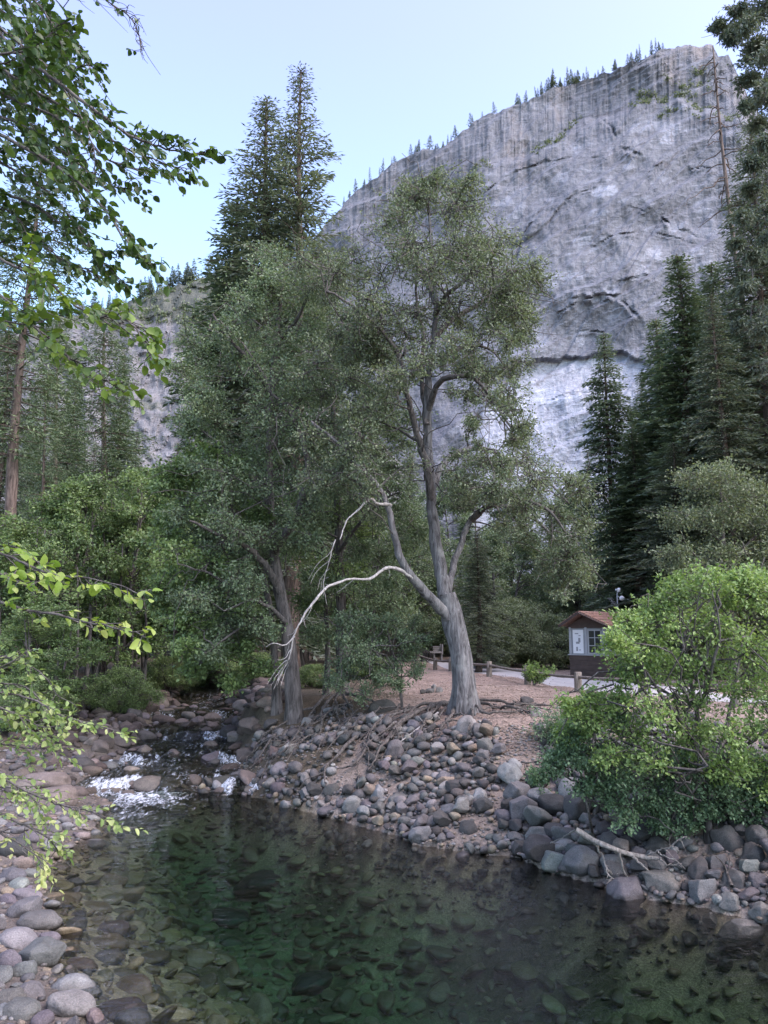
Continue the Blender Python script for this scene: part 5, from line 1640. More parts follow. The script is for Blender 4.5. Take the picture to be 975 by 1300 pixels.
def chan(x, y, z, sd, side, rg):
    c = np.abs(x - clx(y))
    return (y > 21.3) & (c < half(y) + 2.2) & (rg.random(len(x)) < np.where(c < half(y) * .8, .50, .95))


def bed_(x, y, z, sd, side, rg):
    return (sd < -.1) & (rg.random(len(x)) < .8)


GB = [('grey', .38), ('pale grey', .17), ('dark grey', .30), ('purple-grey', .07), ('tan', .08)]
scatter('cascade', 520, (-13, -3, 21, 40), chan, .11, .45, 1.9, [('brown', .42), ('dark brown', .26), ('purple-grey', .16), ('dark grey', .10), ('pinkish', .06)], seed=2, ang=.5, over=.72, flat=(.5, .8))
scatter('right shore', 260, (2.6, 9.5, 9, 18), shore_right, .17, .40, 1.9, [('grey', .36), ('dark grey', .34), ('purple-grey', .22), ('pale grey', .08)], seed=3, ang=.85, over=.60, pile=.5, flat=(.55, .85))
scatter('bank', 5600, (-5, 9.5, 9, 24.5), right_bank, .05, .21, 2.0, GB, seed=4, ang=.8, over=.56, flat=(.55, .85), pile=.8)
scatter('left shore', 1100, (-16, -1, 6.5, 24), left_bar, .06, .21, 1.9, [('grey', .34), ('pale grey', .20), ('purple-grey', .18), ('pinkish', .16), ('tan', .12)], seed=5, ang=.2, over=.76, flat=(.4, .65))
scatter('left forest edge', 240, (-18, -6, 22, 36), lambda x, y, z, sd, side, rg: (side < .5) & (z < 1.9) & (x < clx(y) - 1.0) & (rg.random(len(x)) < smooth(10, 2, clx(y) - x)), .12, .45, 1.8, [('brown', .4), ('purple-grey', .3), ('dark brown', .3)], seed=6, ang=.3, flat=(.5, .75))
scatter('bed', 2600, (-7, 9, 7.5, 21.5), bed_, .06, .30, 1.7, [('sunken brown', .30), ('sunken olive', .36), ('sunken pale', .12), ('sunken dark', .22)], seed=7, ang=.5, over=.62, flat=(.28, .5), lift=-.1)
scatter('brink', 60, (-4, 8, 14, 26), lambda x, y, z, sd, side, rg: (side > .5) & (z > 1.75) & (sd < 8.5) & (rg.random(len(x)) < .5), .04, .16, 1.6, GB, seed=8, ang=.6, flat=(.4, .7))

# the rocks that show largest become things of their own; the small rest is one stony mass
def shown(q):
    u, v = proj(q['p'])
    if not (-20 < u < 995 and -20 < v < 1320) or q['p'][1] < 2:
        return 0
    s = q['r'][0] * q['r'][2] / q['p'][1] ** 2
    if q['zone'] == 'bed':
        s *= .15
    if q['zone'] in ('cascade', 'left forest edge') and q['p'][1] > 30:
        s *= .3
    if u > 720 and v < 1030:
        s *= .15
    return s


for q in ROCKS:
    q['score'] = 9 if q['hand'] else shown(q)
ROCKS.sort(key=lambda q: -q['score'])
N_BIG = 285
big, rest = ROCKS[:N_BIG], [q for q in ROCKS[N_BIG:]]

PLACE = {'cascade': 'among the stream steps', 'right shore': 'in the boulder row of the near right bank', 'bank': 'on the stony right bank', 'left shore': 'on the left cobble shore', 'left forest edge': 'at the foot of the left thicket', 'bed': 'under the pool water', 'brink': 'on the brink of the right bank', 'shore': 'at the pool edge'}


def where(q):
    u, v = proj(q['p'])
    z = q['zone']
    if z == 'bank':
        h = 'low on the bank' if q['p'][2] < .55 else 'high on the bank' if q['p'][2] > 1.35 else 'midway up the bank'
        s = 'below the stream oak' if u < 450 else 'under the root tangle' if u < 540 else 'below the leaning oak' if u < 650 else 'near the bare strip' if u < 720 else 'under the low shrub' if u < 860 else 'below the alder'
        return '%s %s' % (h, s)
    if z == 'cascade':
        s = 'by the main drop' if v > 975 else 'by the second step' if v > 935 else 'by the third step' if v > 900 else 'up the dark stream'
        return s + (', left side' if u < clx_u(q['p'][1]) else ', right side')
    if z == 'left shore':
        s = 'nearest the bottom edge' if v > 1210 else 'beside the shallows' if v > 1090 else 'under the leafy branch' if v > 1000 else 'behind the pinkish boulders'
        return 'on the left shore ' + s
    if z == 'right shore':
        return 'in the right boulder bank ' + ('left of the driftwood' if u < 735 else 'behind the driftwood' if u < 850 else 'around the alder trunk' if u < 930 else 'at the right edge')
    return PLACE[z]


def clx_u(y):
    return proj(np.array([float(clx(y)), y, float(zs(y))]))[0]


groups = {}
for q in big:
    if q['label'] is None:
        sz = q['r'][0]
        shp = ('angular' if q['s'] >= 7 else 'rounded') if q['r'][2] / q['r'][0] > .55 else ('flat' if q['s'] >= 7 else 'low smooth')
        q['lab'] = '%s %s %s %s' % (shp, q['col'].replace('sunken ', ''), 'boulder' if sz > .3 else 'rock', where(q))
        groups.setdefault(q['lab'], []).append(q)
for lab, qs in groups.items():
    qs.sort(key=lambda q: proj(q['p'])[0])
    for i, q in enumerate(qs):
        q['label'] = lab if len(qs) == 1 else lab + ', ' + ('first from left' if i == 0 else nth(i + 1) + ' from left')
GRP = {'cascade': 'rocks of the stream steps', 'right shore': 'boulders of the right bank', 'bank': 'boulders of the right bank', 'left shore': 'cobbles of the left shore', 'left forest edge': 'rocks at the foot of the left thicket', 'bed': 'sunken rocks of the pool', 'brink': 'boulders of the right bank', 'shore': 'boulders of the right bank'}
rgc = np.random.default_rng(19)


def rock_colour(q, rg):
    return np.clip(np.array(CW[q['col']]) * rg.uniform(.82, 1.2) * (1 + rg.normal(0, .03, 3)), .02, .6)


for q in big:
    o = bpy.data.objects.new('boulder' if q['r'][0] > .22 else 'rock', ROCK_ME[q['s']])
    link(o)
    o.location = q['p']
    o.scale = q['r']
    o.rotation_euler = q['rot']
    o.color = (*rock_colour(q, rgc), 1)
    tag(o, q['label'], 'boulder' if q['r'][0] > .22 else 'rock', GRP[q['zone']])
Vs, Fs, Cs, nn_ = [], [], [], 0
LO = ROUND_LO + ANG_LO
LO2 = [rock_shape(2, 100 + i, 5, 1) for i in range(7)] + [rock_shape(2, 120 + i, 15, 1) for i in range(7)]
for q in rest:
    near = q['r'][0] / max(q['p'][1], 4) > .009
    V, Fc = (LO if near else LO2)[q['s']]
    V = (V * q['r']) @ rotm(*q['rot']).T + q['p']
    Vs.append(V)
    Fs.append(Fc + nn_)
    nn_ += len(V)
    Cs.append(np.repeat(rock_colour(q, rgc)[None], len(V), 0))
# pebbles between the stones of the bank and the shore
rg = np.random.default_rng(29)
x, y = rg.uniform(-9, 9, 42000), rg.uniform(7, 24, 42000)
z, sd, side = hgt(x, y, True)
bare = np.exp(-((x - np.interp(y, [14, 16, 18, 20, 22], [1.6, 2.5, 3.0, 3.3, 3.4])) / .6) ** 2)
k = (sd > -.5) & (z < 1.9) & (rg.random(len(x)) < np.where(side > .5, .30 + .70 * bare, .30)) & (np.abs(x / y) < .55)
V0, F0 = ico(1)
for i in np.flatnonzero(k)[:11000]:
    r = rg.uniform(.018, .055)
    V = V0 * (r * rg.uniform(.8, 1.3), r, r * .6) @ rotm(0, 0, rg.uniform(0, 6)).T + (x[i], y[i], z[i] + r * .2)
    Vs.append(V)
    Fs.append(F0 + nn_)
    nn_ += len(V)
    c = np.array(CW[['tan', 'pale grey', 'pinkish', 'grey', 'tan'][rg.integers(0, 5)]]) * rg.uniform(.8, 1.2)
    Cs.append(np.repeat(c[None], len(V), 0))
me = mesh_from('river_stones', np.concatenate(Vs), [np.concatenate(Fs)], MAT_STONES, True, np.concatenate(Cs), attr='col')
tag(link(bpy.data.objects.new('river_stones', me)), kind='stuff')

# ------------------------------------------------------------------ path, fence, hut and small things on the terrace
MAT_ASPHALT = plain('path_asphalt', (.33, .32, .315), .9, .15, 3.0)
MAT_SIDING = plain('dark_siding', (.070, .052, .045), .8, .2, 4.0)
MAT_GREYWALL = plain('grey_paint', (.24, .255, .27), .7, .08, 3.0)
MAT_TRIM = plain('pale_trim', (.33, .345, .36), .6, .06, 3.0)
MAT_PAPER = plain('poster_paper', (.72, .73, .74), .5, .04, 3.0)
MAT_INK = plain('poster_ink', (.25, .26, .27), .6, .1, 3.0)
MAT_GLASS = plain('window_glass', (.03, .035, .035), .12, .1, 2.0, .6)
MAT_SHINGLE = plain('red_shingle', (.27, .165, .125), .9, .3, 9.0)
MAT_WHITE = plain('white_enamel', (.80, .81, .82), .35, .03, 2.0, .5)
MAT_METAL = plain('grey_metal', (.45, .46, .47), .4, .05, 2.0, .5)
MAT_LOG = bark_mat('log_bark', (.06, .04, .034), (.24, .17, .14), 1.4)
MAT_CART = plain('grey_cart_wood', (.27, .255, .24), .85, .2, 8.0)
MAT_CARTDARK = plain('dark_iron', (.06, .058, .056), .6, .2, 5.0)

FP = np.array([(1.2, 63.3), (2.45, 57.0), (3.25, 50.0), (3.9, 46.0), (4.55, 42.6), (5.2, 39.0), (6.35, 35.0), (7.6, 31.0), (8.9, 27.3), (10.4, 23.4)])
fc = spline(FP, 90)
tn = nrm(np.gradient(fc, axis=0))
nrmv = np.c_[tn[:, 1], -tn[:, 0]]
nrmv = np.where(nrmv[:, :1] < 0, -nrmv, nrmv)
rows_ = []
for w in np.linspace(.9, 4.3, 9):
    q = fc + nrmv * w
    rows_.append(np.c_[q, hgt(q[:, 0], q[:, 1]) + .035 - .03 * abs((w - 2.6) / 1.7) ** 6])
me = mesh_from('path', np.array(rows_).reshape(-1, 3), [grid_faces(9, 90)], MAT_ASPHALT, True)
tag(link(bpy.data.objects.new('path', me)), kind='structure')

root = empty('post_and_rail_fence', (*FP[4], float(hgt(*FP[4]))))
b0 = np.array(root.location)
tops = []
for i, (x, y) in enumerate(FP):
    z = float(hgt(x, y))
    g = Geo()
    h = .80 + .05 * math.sin(i * 2.3)
    g.tube([[x, y, z - .2], [x + .01, y, z + h * .6], [x + .015, y, z + h - .02], [x + .015, y, z + h], [x + .015, y, z + h + .004]], [.15, .142, .14, .115, .002], 12, rough=.08, seed=i)
    tops.append(np.array([x, y, z + .58]))
    add_part(root, b0, g, 'post', MAT_POST)
for i in range(len(tops) - 1):
    g = Geo()
    a, b = tops[i], tops[i + 1]
    q = spline([a, (a + b) / 2 + np.array([0, 0, -.03]), b], 12)
    g.tube(q, .062, 9, rough=.12, seed=i + 20)
    add_part(root, b0, g, 'rail', MAT_POST)
tag(root, 'low weathered log fence along the near side of the grey path', 'fence')

# ---- hut: gable end turned to the left front, ridge running back to the right
rd = nrm(np.array([.75, .66, 0.]))
wd = np.array([.66, -.75, 0.]) / np.linalg.norm([.66, -.75])
up3 = np.array([0, 0, 1.])
AX = np.array([wd, rd, up3])            # local x across the gable, y along the ridge
KA = np.array([9.32, 39.4, 0.])
KA[2] = float(hgt(KA[0], KA[1])) - .05
KW, KL = 2.05, 3.5


def K(x, y, z):
    return KA + wd * x + rd * y + up3 * z


root = empty('hut', KA)
b0 = KA
g = Geo()
for i in range(5):        # lapped dark boards up to the sill
    z0 = .02 + i * .235
    g.box(K(KW / 2, KL / 2, z0 + .115), (KW + .05 - .02 * (i % 2), KL + .05 - .02 * (i % 2), .228), AX)
add_part(root, b0, g, 'siding', MAT_SIDING, 'dark brown board base', False)
g = Geo()
g.box(K(KW / 2, KL / 2, 1.88), (KW - .04, KL - .04, 1.36), AX)
add_part(root, b0, g, 'wall', MAT_GREYWALL, 'grey upper wall', False)
g = Geo()
g.box(K(KW / 2, KL / 2, 1.215), (KW + .16, KL + .16, .05), AX)
add_part(root, b0, g, 'sill', MAT_TRIM, None, False)
for x in (.06, .98, KW - .06):
    g = Geo()
    g.box(K(x, -.005, 1.90), (.13, .05, 1.31), AX)
    add_part(root, b0, g, 'corner_board', MAT_TRIM, None, False)
g = Geo()
g.box(K(.52, .005, 1.86), (.60, .05, 1.16), AX)
po = add_part(root, b0, g, 'poster', MAT_PAPER, 'white sheet with a grey map', False)
g = Geo()
for x, z, w, h in ((.45, 2.25, .2, .05), (.62, 2.15, .12, .04), (.60, 1.93, .12, .22), (.50, 1.80, .2, .10), (.45, 1.50, .10, .20), (.62, 1.45, .1, .04)):
    g.box(K(x, -.024, z), (w, .006, h), AX @ np.eye(3))
o = g.build('map_drawing', MAT_INK, po, False, b0)
o.location = (0, 0, 0)
g = Geo()
for x in (1.12, 1.86):
    g.box(K(x, -.012, 1.88), (.07, .06, 1.14), AX)
for z in (1.29, 2.42):
    g.box(K(1.49, -.012, z), (.81, .06, .07), AX)
g.box(K(1.49, -.010, 1.86), (.04, .05, 1.06), AX)
for z in (1.67, 2.05):
    g.box(K(1.49, -.009, z), (.67, .046, .035), AX)
wo = add_part(root, b0, g, 'window', MAT_TRIM, None, False)
g = Geo()
g.box(K(1.49, .004, 1.86), (.67, .03, 1.06), AX)
o = g.build('pane', MAT_GLASS, wo, False, b0)
o.location = (0, 0, 0)
g = Geo()       # long-side window, mostly behind the alder
for y in (.5, 1.5, 2.5):
    g.box(K(KW + .0, y + .2, 1.88), (.05, .07, 1.14), AX)
g.box(K(KW + .0, 1.6, 2.42), (.05, 2.2, .07), AX)
add_part(root, b0, g, 'window', MAT_TRIM, None, False)
RZ, EZ, OH = 3.28, 2.62, .38
g = Geo()
V = [K(-OH + .1, -.02, EZ - .1), K(KW + OH - .1, -.02, EZ - .1), K(KW / 2, -.02, RZ - .12), K(-OH + .1, .06, EZ - .1), K(KW + OH - .1, .06, EZ - .1), K(KW / 2, .06, RZ - .12)]
g.add(V, np.array([[0, 1, 4, 3], [1, 2, 5, 4], [2, 0, 3, 5]]))
g.F.append(np.array([[0, 2, 1], [3, 4, 5]]) + g.n - 6)
add_part(root, b0, g, 'gable', MAT_SIDING, 'dark gable triangle', False)
g = Geo()
th = .07
for sg in (-1, 1):
    e = KW / 2 + sg * (KW / 2 + OH)
    for k in range(9):            # courses of shingles, each lapping the one below
        f0, f1 = k / 9, (k + 1.12) / 9
        f1 = min(f1, 1.02)
        for (ya, yb) in ((-.62 + .30 * f0, KL + .4),):
            xa, xb = KW / 2 + (e - KW / 2) * f0, KW / 2 + (e - KW / 2) * f1
            za, zb = RZ + (EZ - RZ) * f0, RZ + (EZ - RZ) * f1
            l = .018 * (k % 2) + .02
            V = [K(xa, ya, za + th), K(xb, ya, zb + th + l), K(xb, yb, zb + th + l), K(xa, yb, za + th), K(xa, ya, za), K(xb, ya, zb), K(xb, yb, zb), K(xa, yb, za)]
            g.add(V, [[0, 1, 2, 3], [7, 6, 5, 4], [0, 4, 5, 1], [1, 5, 6, 2], [2, 6, 7, 3], [3, 7, 4, 0]])
add_part(root, b0, g, 'roof', MAT_SHINGLE, 'reddish shingle roof', False)
g = Geo()
for sg in (-1, 1):
    a, b = K(KW / 2, -.63, RZ - .02), K(KW / 2 + sg * (KW / 2 + OH), -.33, EZ - .02)
    g.sticks([a], [b], .075, .075)
add_part(root, b0, g, 'barge_board', MAT_SIDING, None, False)
tag(root, 'small entrance hut with a reddish shingle roof, grey wall and white poster beside the path', 'hut')

# ---- instrument mast rising behind the hut
mp_ = P(785, 800, 42.5)
mz = float(hgt(mp_[0], mp_[1]))
root = empty('weather_mast', (mp_[0], mp_[1], mz))
b0 = np.array(root.location)
top = P(783.5, 757, 42.5)
g = Geo()
g.tube([[top[0], top[1], mz - .1], top, P(784, 749, 42.5)], .035, 8)
add_part(root, b0, g, 'pole', MAT_METAL)
g = Geo()
c = P(789.5, 759.5, 42.4)
V, Fc = ico(3)
g.add(V * .135 + c, Fc)
g.sticks([c], [top], .02, .02)
add_part(root, b0, g, 'globe', MAT_WHITE)
g = Geo()
c = P(785.4, 749, 42.4)
g.tube([c + (0, 0, -.12), c + (0, 0, -.1), c + (.02, 0, .08), c + (.03, 0, .12)], [.03, .10, .09, .02], 10)
g.tube([c + (-.14, 0, -.02), c + (-.14, 0, .06)], .05, 8)
g.sticks([c + (-.14, 0, 0)], [c], .018, .018)
add_part(root, b0, g, 'sensor', MAT_WHITE)
g = Geo()
a, b = P(774.5, 759.5, 42.3), P(783, 771.5, 42.3)
g.sticks([a], [b], .022, .022)
for t in np.linspace(0, .85, 6):
    q = a + (b - a) * t
    w = .22 - .08 * t
    g.sticks([q - np.array([w * .7, 0, -.0])], [q + np.array([w * .7, 0, .0])], .010, .010)
g.sticks([b], [np.array([top[0], top[1], b[2] - .1])], .02, .02)
g.sticks([P(793, 761, 42.3)], [P(799, 761, 42.3)], .02, .02)
g.sticks([P(783.5, 761.5, 42.4)], [P(799, 761, 42.3)], .012, .012)
add_part(root, b0, g, 'antenna', MAT_METAL)
tag(root, 'metal instrument mast with a white globe and a slanted antenna behind the hut', 'mast')

# ---- small wooden cart by the path
cp = P(549, 828, 60.0)
cz = float(hgt(cp[0], cp[1]))
root = empty('wooden_cart', (cp[0], cp[1], cz), .12)
b0 = np.array([cp[0], cp[1], cz])


def cart(fn, name, mat, par=root, label=None):
    g_ = Geo()
    fn(g_)
    o_ = g_.build(name, mat, par, False)
    if label:
        o_['label'] = label
    return o_


def body(g_):
    g_.box((.15, 0, .72), (1.15, .8, .12))
    for z in (.86, .99, 1.12):
        g_.box((.42, .40, z), (.62, .04, .10))
    for z in (.86, .99, 1.12, 1.25):
        g_.box((.74, 0, z), (.04, .84, .10))
    for y in (-.38, .38):
        g_.box((.70, y, .95), (.08, .06, .78))
    g_.box((-.55, 0, .78), (.42, .62, .06))


cart(body, 'box', MAT_CART)
for y in (-.46, .46):
    def wheel(g_):
        a = np.linspace(0, 6.2832, 29)
        g_.tube(np.c_[-.62 + .42 * np.cos(a), np.full(29, y), .44 + .42 * np.sin(a)], .035, 6)
        for k in range(8):
            an = k * math.pi / 4
            g_.sticks([[-.62, y, .44]], [[-.62 + .41 * math.cos(an), y, .44 + .41 * math.sin(an)]], .02, .016)
        g_.tube([[-.62, y - .06, .44], [-.62, y + .06, .44]], .06, 8)
    cart(wheel, 'wheel', MAT_CARTDARK)
for x in (.1, .68):
    cart(lambda g_: g_.box((x, 0, .32), (.11, .5, .68)), 'leg', MAT_CART)
cart(lambda g_: g_.sticks([[-.62, -.46, .44], [-.3, 0, .72]], [[-.62, .46, .44], [-.95, 0, 1.05]], .03, .03), 'axle', MAT_CARTDARK)
tag(root, 'small grey wooden cart with spoked wheels beyond the path, left of the leaning oak', 'cart')

# ---- logs
def log_thing(a, b, r, label, mat=MAT_LOG, seed=0, name='fallen_log'):
    a, b = np.array(a), np.array(b)
    g_ = Geo()
    n = 16
    q = spline([a, (a + b) / 2 + (0, 0, .03), b], n)
    R = np.full(n, r) * np.linspace(1, .8, n)
    q = np.vstack([q[0] - (q[1] - q[0]) * .02, q, q[-1] + (q[-1] - q[-2]) * .02])
    R = np.r_[.01, R, .01]
    g_.tube(q, R, 12, rough=.2, seed=seed)
    o_ = g_.build(name, mat, None, True, (a + b) / 2)
    tag(o_, label, 'log')
    return o_


a, b = P(667, 838, 41.5), P(696, 838, 40.5)
for q in (a, b):
    q[2] = float(hgt(q[0], q[1])) + .17
log_thing(a, b, .20, 'short dark log lying on the ground between the path and the pale shrubs', seed=3)
a, b = ground_hit(114, 903), P(137, 868, 31.2)
log_thing(a + (0, 0, .1), b, .13, 'broken log leaning on the cobbles under the left alders', MAT_DARKBARK, 5)
a, b = ground_hit(96, 893), ground_hit(160, 888)
log_thing(a + (0, 0, .15), b + (0, 0, .2), .10, 'thin log lying across the foot of the left thicket', MAT_DARKBARK, 6)

# ---- dead stems inside the left thicket
SGP = 'bare grey stems in the left thicket'
st = [(58, 30.2, 700), (71, 30.6, 690), (84, 31.0, 735), (95, 30.4, 720), (107, 31.2, 700), (118, 32.0, 720), (146, 32.4, 690), (163, 33.0, 740), (182, 34.0, 700), (40, 30.0, 720)]
rgs = np.random.default_rng(91)
for i, (u, D, vt) in enumerate(sorted(st)):
    x = P(u, 880, D)[0]
    zb = float(hgt(x, D))
    g = Geo()
    tp = P(u + rgs.uniform(-14, 14), vt, D)
    p = spline([[x, D, zb - .1], [x + rgs.normal() * .08, D, (zb + tp[2]) / 2], tp], 16)
    g.tube(p, np.linspace(rgs.uniform(.06, .13), .03, 16), 8, rough=.1, seed=i)
    for _ in range(5):
        j = rgs.integers(4, 15)
        branch(g, p[j], p[j] + np.array([rgs.uniform(-.8, .8), rgs.uniform(-.6, .4), rgs.uniform(-.1, .6)]), .02, .006, rgs, n=6, s=4)
    o = g.build('tree_stem', MAT_DARKBARK, None, True, (x, D, zb))
    tag(o, 'bare grey stem in the left thicket, %s from the left' % nth(i + 1), 'tree stem', SGP)

# ---- driftwood at the water
g = Geo()
dz = lambda u, v, z: G(u, v, z)
m_ = [dz(731, 1053, .95), dz(752, 1066, .80), dz(775, 1076, .72), dz(798, 1084, .60), dz(818, 1088, .55), dz(836, 1090, .55)]
p = spline(m_, 30)
g.tube(p, np.linspace(.05, .032, 30), 9, rough=.2, seed=2)
rgd = np.random.default_rng(14)
arms = [[(800, 1084, .60), (815, 1098, .45), (828, 1110, .30), (840, 1112, .30)], [(752, 1066, .8), (764, 1085, .55), (770, 1104, .35), (780, 1118, .18), (790, 1122, .12)], [(770, 1104, .35), (778, 1112, .2), (770, 1122, .1)],
        [(786, 1082, .66), (790, 1100, .40), (798, 1115, .2), (812, 1126, .06), (822, 1131, .02)], [(798, 1115, .2), (790, 1122, .12), (783, 1128, .06)], [(798, 1112, .22), (806, 1120, .12), (818, 1124, .06)],
        [(818, 1088, .55), (834, 1080, .7), (850, 1076, .8), (866, 1080, .8)], [(834, 1080, .7), (846, 1088, .65), (858, 1090, .65)], [(731, 1053, .95), (714, 1063, .6), (697, 1072, .4), (684, 1083, .25)], [(684, 1083, .25), (684, 1092, .15), (690, 1098, .1)],
        [(850, 1076, .8), (862, 1066, .95), (872, 1062, 1.0)], [(836, 1090, .55), (848, 1098, .5), (860, 1098, .55)]]
for i, ar in enumerate(arms):
    q = spline([dz(*t) for t in ar], 18)
    q[1:-1] += rgd.normal(size=(16, 3)) * .010
    g.tube(q, np.linspace(.024 if i < 4 else .015, .005, 18), 6, rough=.15, seed=i)
    for _ in range(5 if i in (1, 3, 4, 5) else 2):
        j = rgd.integers(6, 17)
        branch(g, q[j], q[j] + np.array([rgd.uniform(-.25, .25), rgd.uniform(-.15, .1), rgd.uniform(-.2, .12)]), .009, .003, rgd, n=6, s=4)
o = g.build('driftwood', MAT_DRIFT, None, True, p[0])
tag(o, 'forked bleached driftwood with pale rootlets reaching down to the pool from the boulders', 'driftwood')

# ---- dead sticks on the bank
for i, (pts, lb) in enumerate([([(556, 912), (535, 930), (515, 945), (497, 958)], 'long grey dead stick slanting down the bank left of the oak roots'), ([(640, 906), (668, 904), (700, 908)], 'thin dark stick on the brink right of the oak'), ([(930, 1140), (925, 1125), (921, 1112)], 'short brown stick standing between the right boulders')]):
    w = [ground_hit(u, v) + (0, 0, .14) for u, v in pts]
    g = Geo()
    q = spline(w, 20)
    g.tube(q, np.linspace(.035, .012, 20), 6, rough=.2, seed=i)
    for _ in range(4):
        j = rgd.integers(5, 18)
        branch(g, q[j], q[j] + np.array([rgd.uniform(-.4, .4), rgd.uniform(-.2, .2), rgd.uniform(0, .3)]), .012, .004, rgd, n=6, s=4)
    tag(g.build('dead_stick', MAT_DEAD if i == 0 else MAT_ROOT, None, True, w[0]), lb, 'stick')

# ---- little sapling in front of the fence, and low growth on the bank
def little(name, label, base, h, w, n, L, leafm, seed, cat='plant'):
    rg_ = np.random.default_rng(seed)
    gt, gl = Geo(), Geo()
    for _ in range(n):
        e = np.array([rg_.normal() * w * .5, rg_.normal() * w * .5, h * rg_.uniform(.5, 1)])
        p_ = spline([[0, 0, -.05], e * (.4, .4, .55), e], 8)
        gt.tube(p_, np.linspace(.010, .004, 8), 4)
        c_ = p_[3:]
        foliage(gt, gl, c_, w * .22, 5, 7, L, rg_, .8, .6, twig=.003, up=1.1)
    r_ = empty(name, base)
    gt.build('stem', MAT_DARKBARK, r_, True)
    gl.build('foliage', leafm, r_)
    tag(r_, label, cat)


little('sapling', 'little bright green sapling in front of the log fence', (6.45, 34.0, float(hgt(6.45, 34.0))), .95, .75, 14, .09, LF_ALDER, 5, 'sapling')
little('low_plant', 'thin green sprig among the stones right of the bare tan strip', ground_hit(690, 1025), .35, .3, 6, .05, LF_BUSH, 6)
little('low_plant', 'straggling green bush on the bank left of the low shrub', ground_hit(715, 950), .9, 1.0, 16, .06, LF_BUSH, 7)
little('low_plant', 'low green plant at the foot of the left cobble shore thicket', ground_hit(70, 905), .9, 1.0, 16, .08, LF_MAPLE, 8)
little('low_plant', 'leafy plant at the right foot of the left thicket beside the stream', ground_hit(172, 880), 1.0, 1.3, 18, .09, LF_MAPLE, 9)
little('low_plant', 'leafy plant overhanging the far end of the stream', ground_hit(245, 868), 1.0, 1.6, 18, .10, LF_MAPLE, 10)

# ---- heap of stones by the oak
for i, (du, dv, r, c) in enumerate([(0, 0, .20, 'grey'), (12, -1, .16, 'pale grey'), (-9, 1, .13, 'dark grey'), (6, -6, .12, 'pale grey')]):
    w = ground_hit(545 + du, 880 + dv)
    o = bpy.data.objects.new('rock', ROCK_ME[7 + i])
    link(o)
    o.location = w + (0, 0, .07)
    o.scale = (r, r * .8, r * .75)
    o.color = (*CW[c], 1)
    tag(o, ['largest grey stone of the small heap left of the oak foot', 'pale stone at the right of the small heap left of the oak', 'dark stone at the left of the small heap left of the oak', 'small pale stone at the back of the heap left of the oak'][i], 'rock', 'stones of the heap by the oak')

# ---- dry leaves and bark flakes over the terrace
rg = np.random.default_rng(61)
n = 26000
y = 19 + 22 * rg.random(n) ** 1.3
x = rg.uniform(-.08, .48, n) * y
z, sd, side = hgt(x, y, True)
k = (z > 1.45) & (side > .5)
x, y, z = x[k], y[k], z[k]
g = Geo()
nm = rdir(len(x), rg) * .5 + np.array([0, 0, 1.])
g.leaves(np.c_[x, y, z + .012], rdir(len(x), rg) * (1, 1, .15), nm, rg.uniform(.03, .085, len(x)), .55, rg.random(len(x)), fold=.3)
LITTER = leaf_mat('dry_leaf', (.09, .066, .052), (.21, .165, .135), (.38, .32, .27), .05, .8, .1)
tag(g.build('leaf_litter', LITTER), kind='stuff')

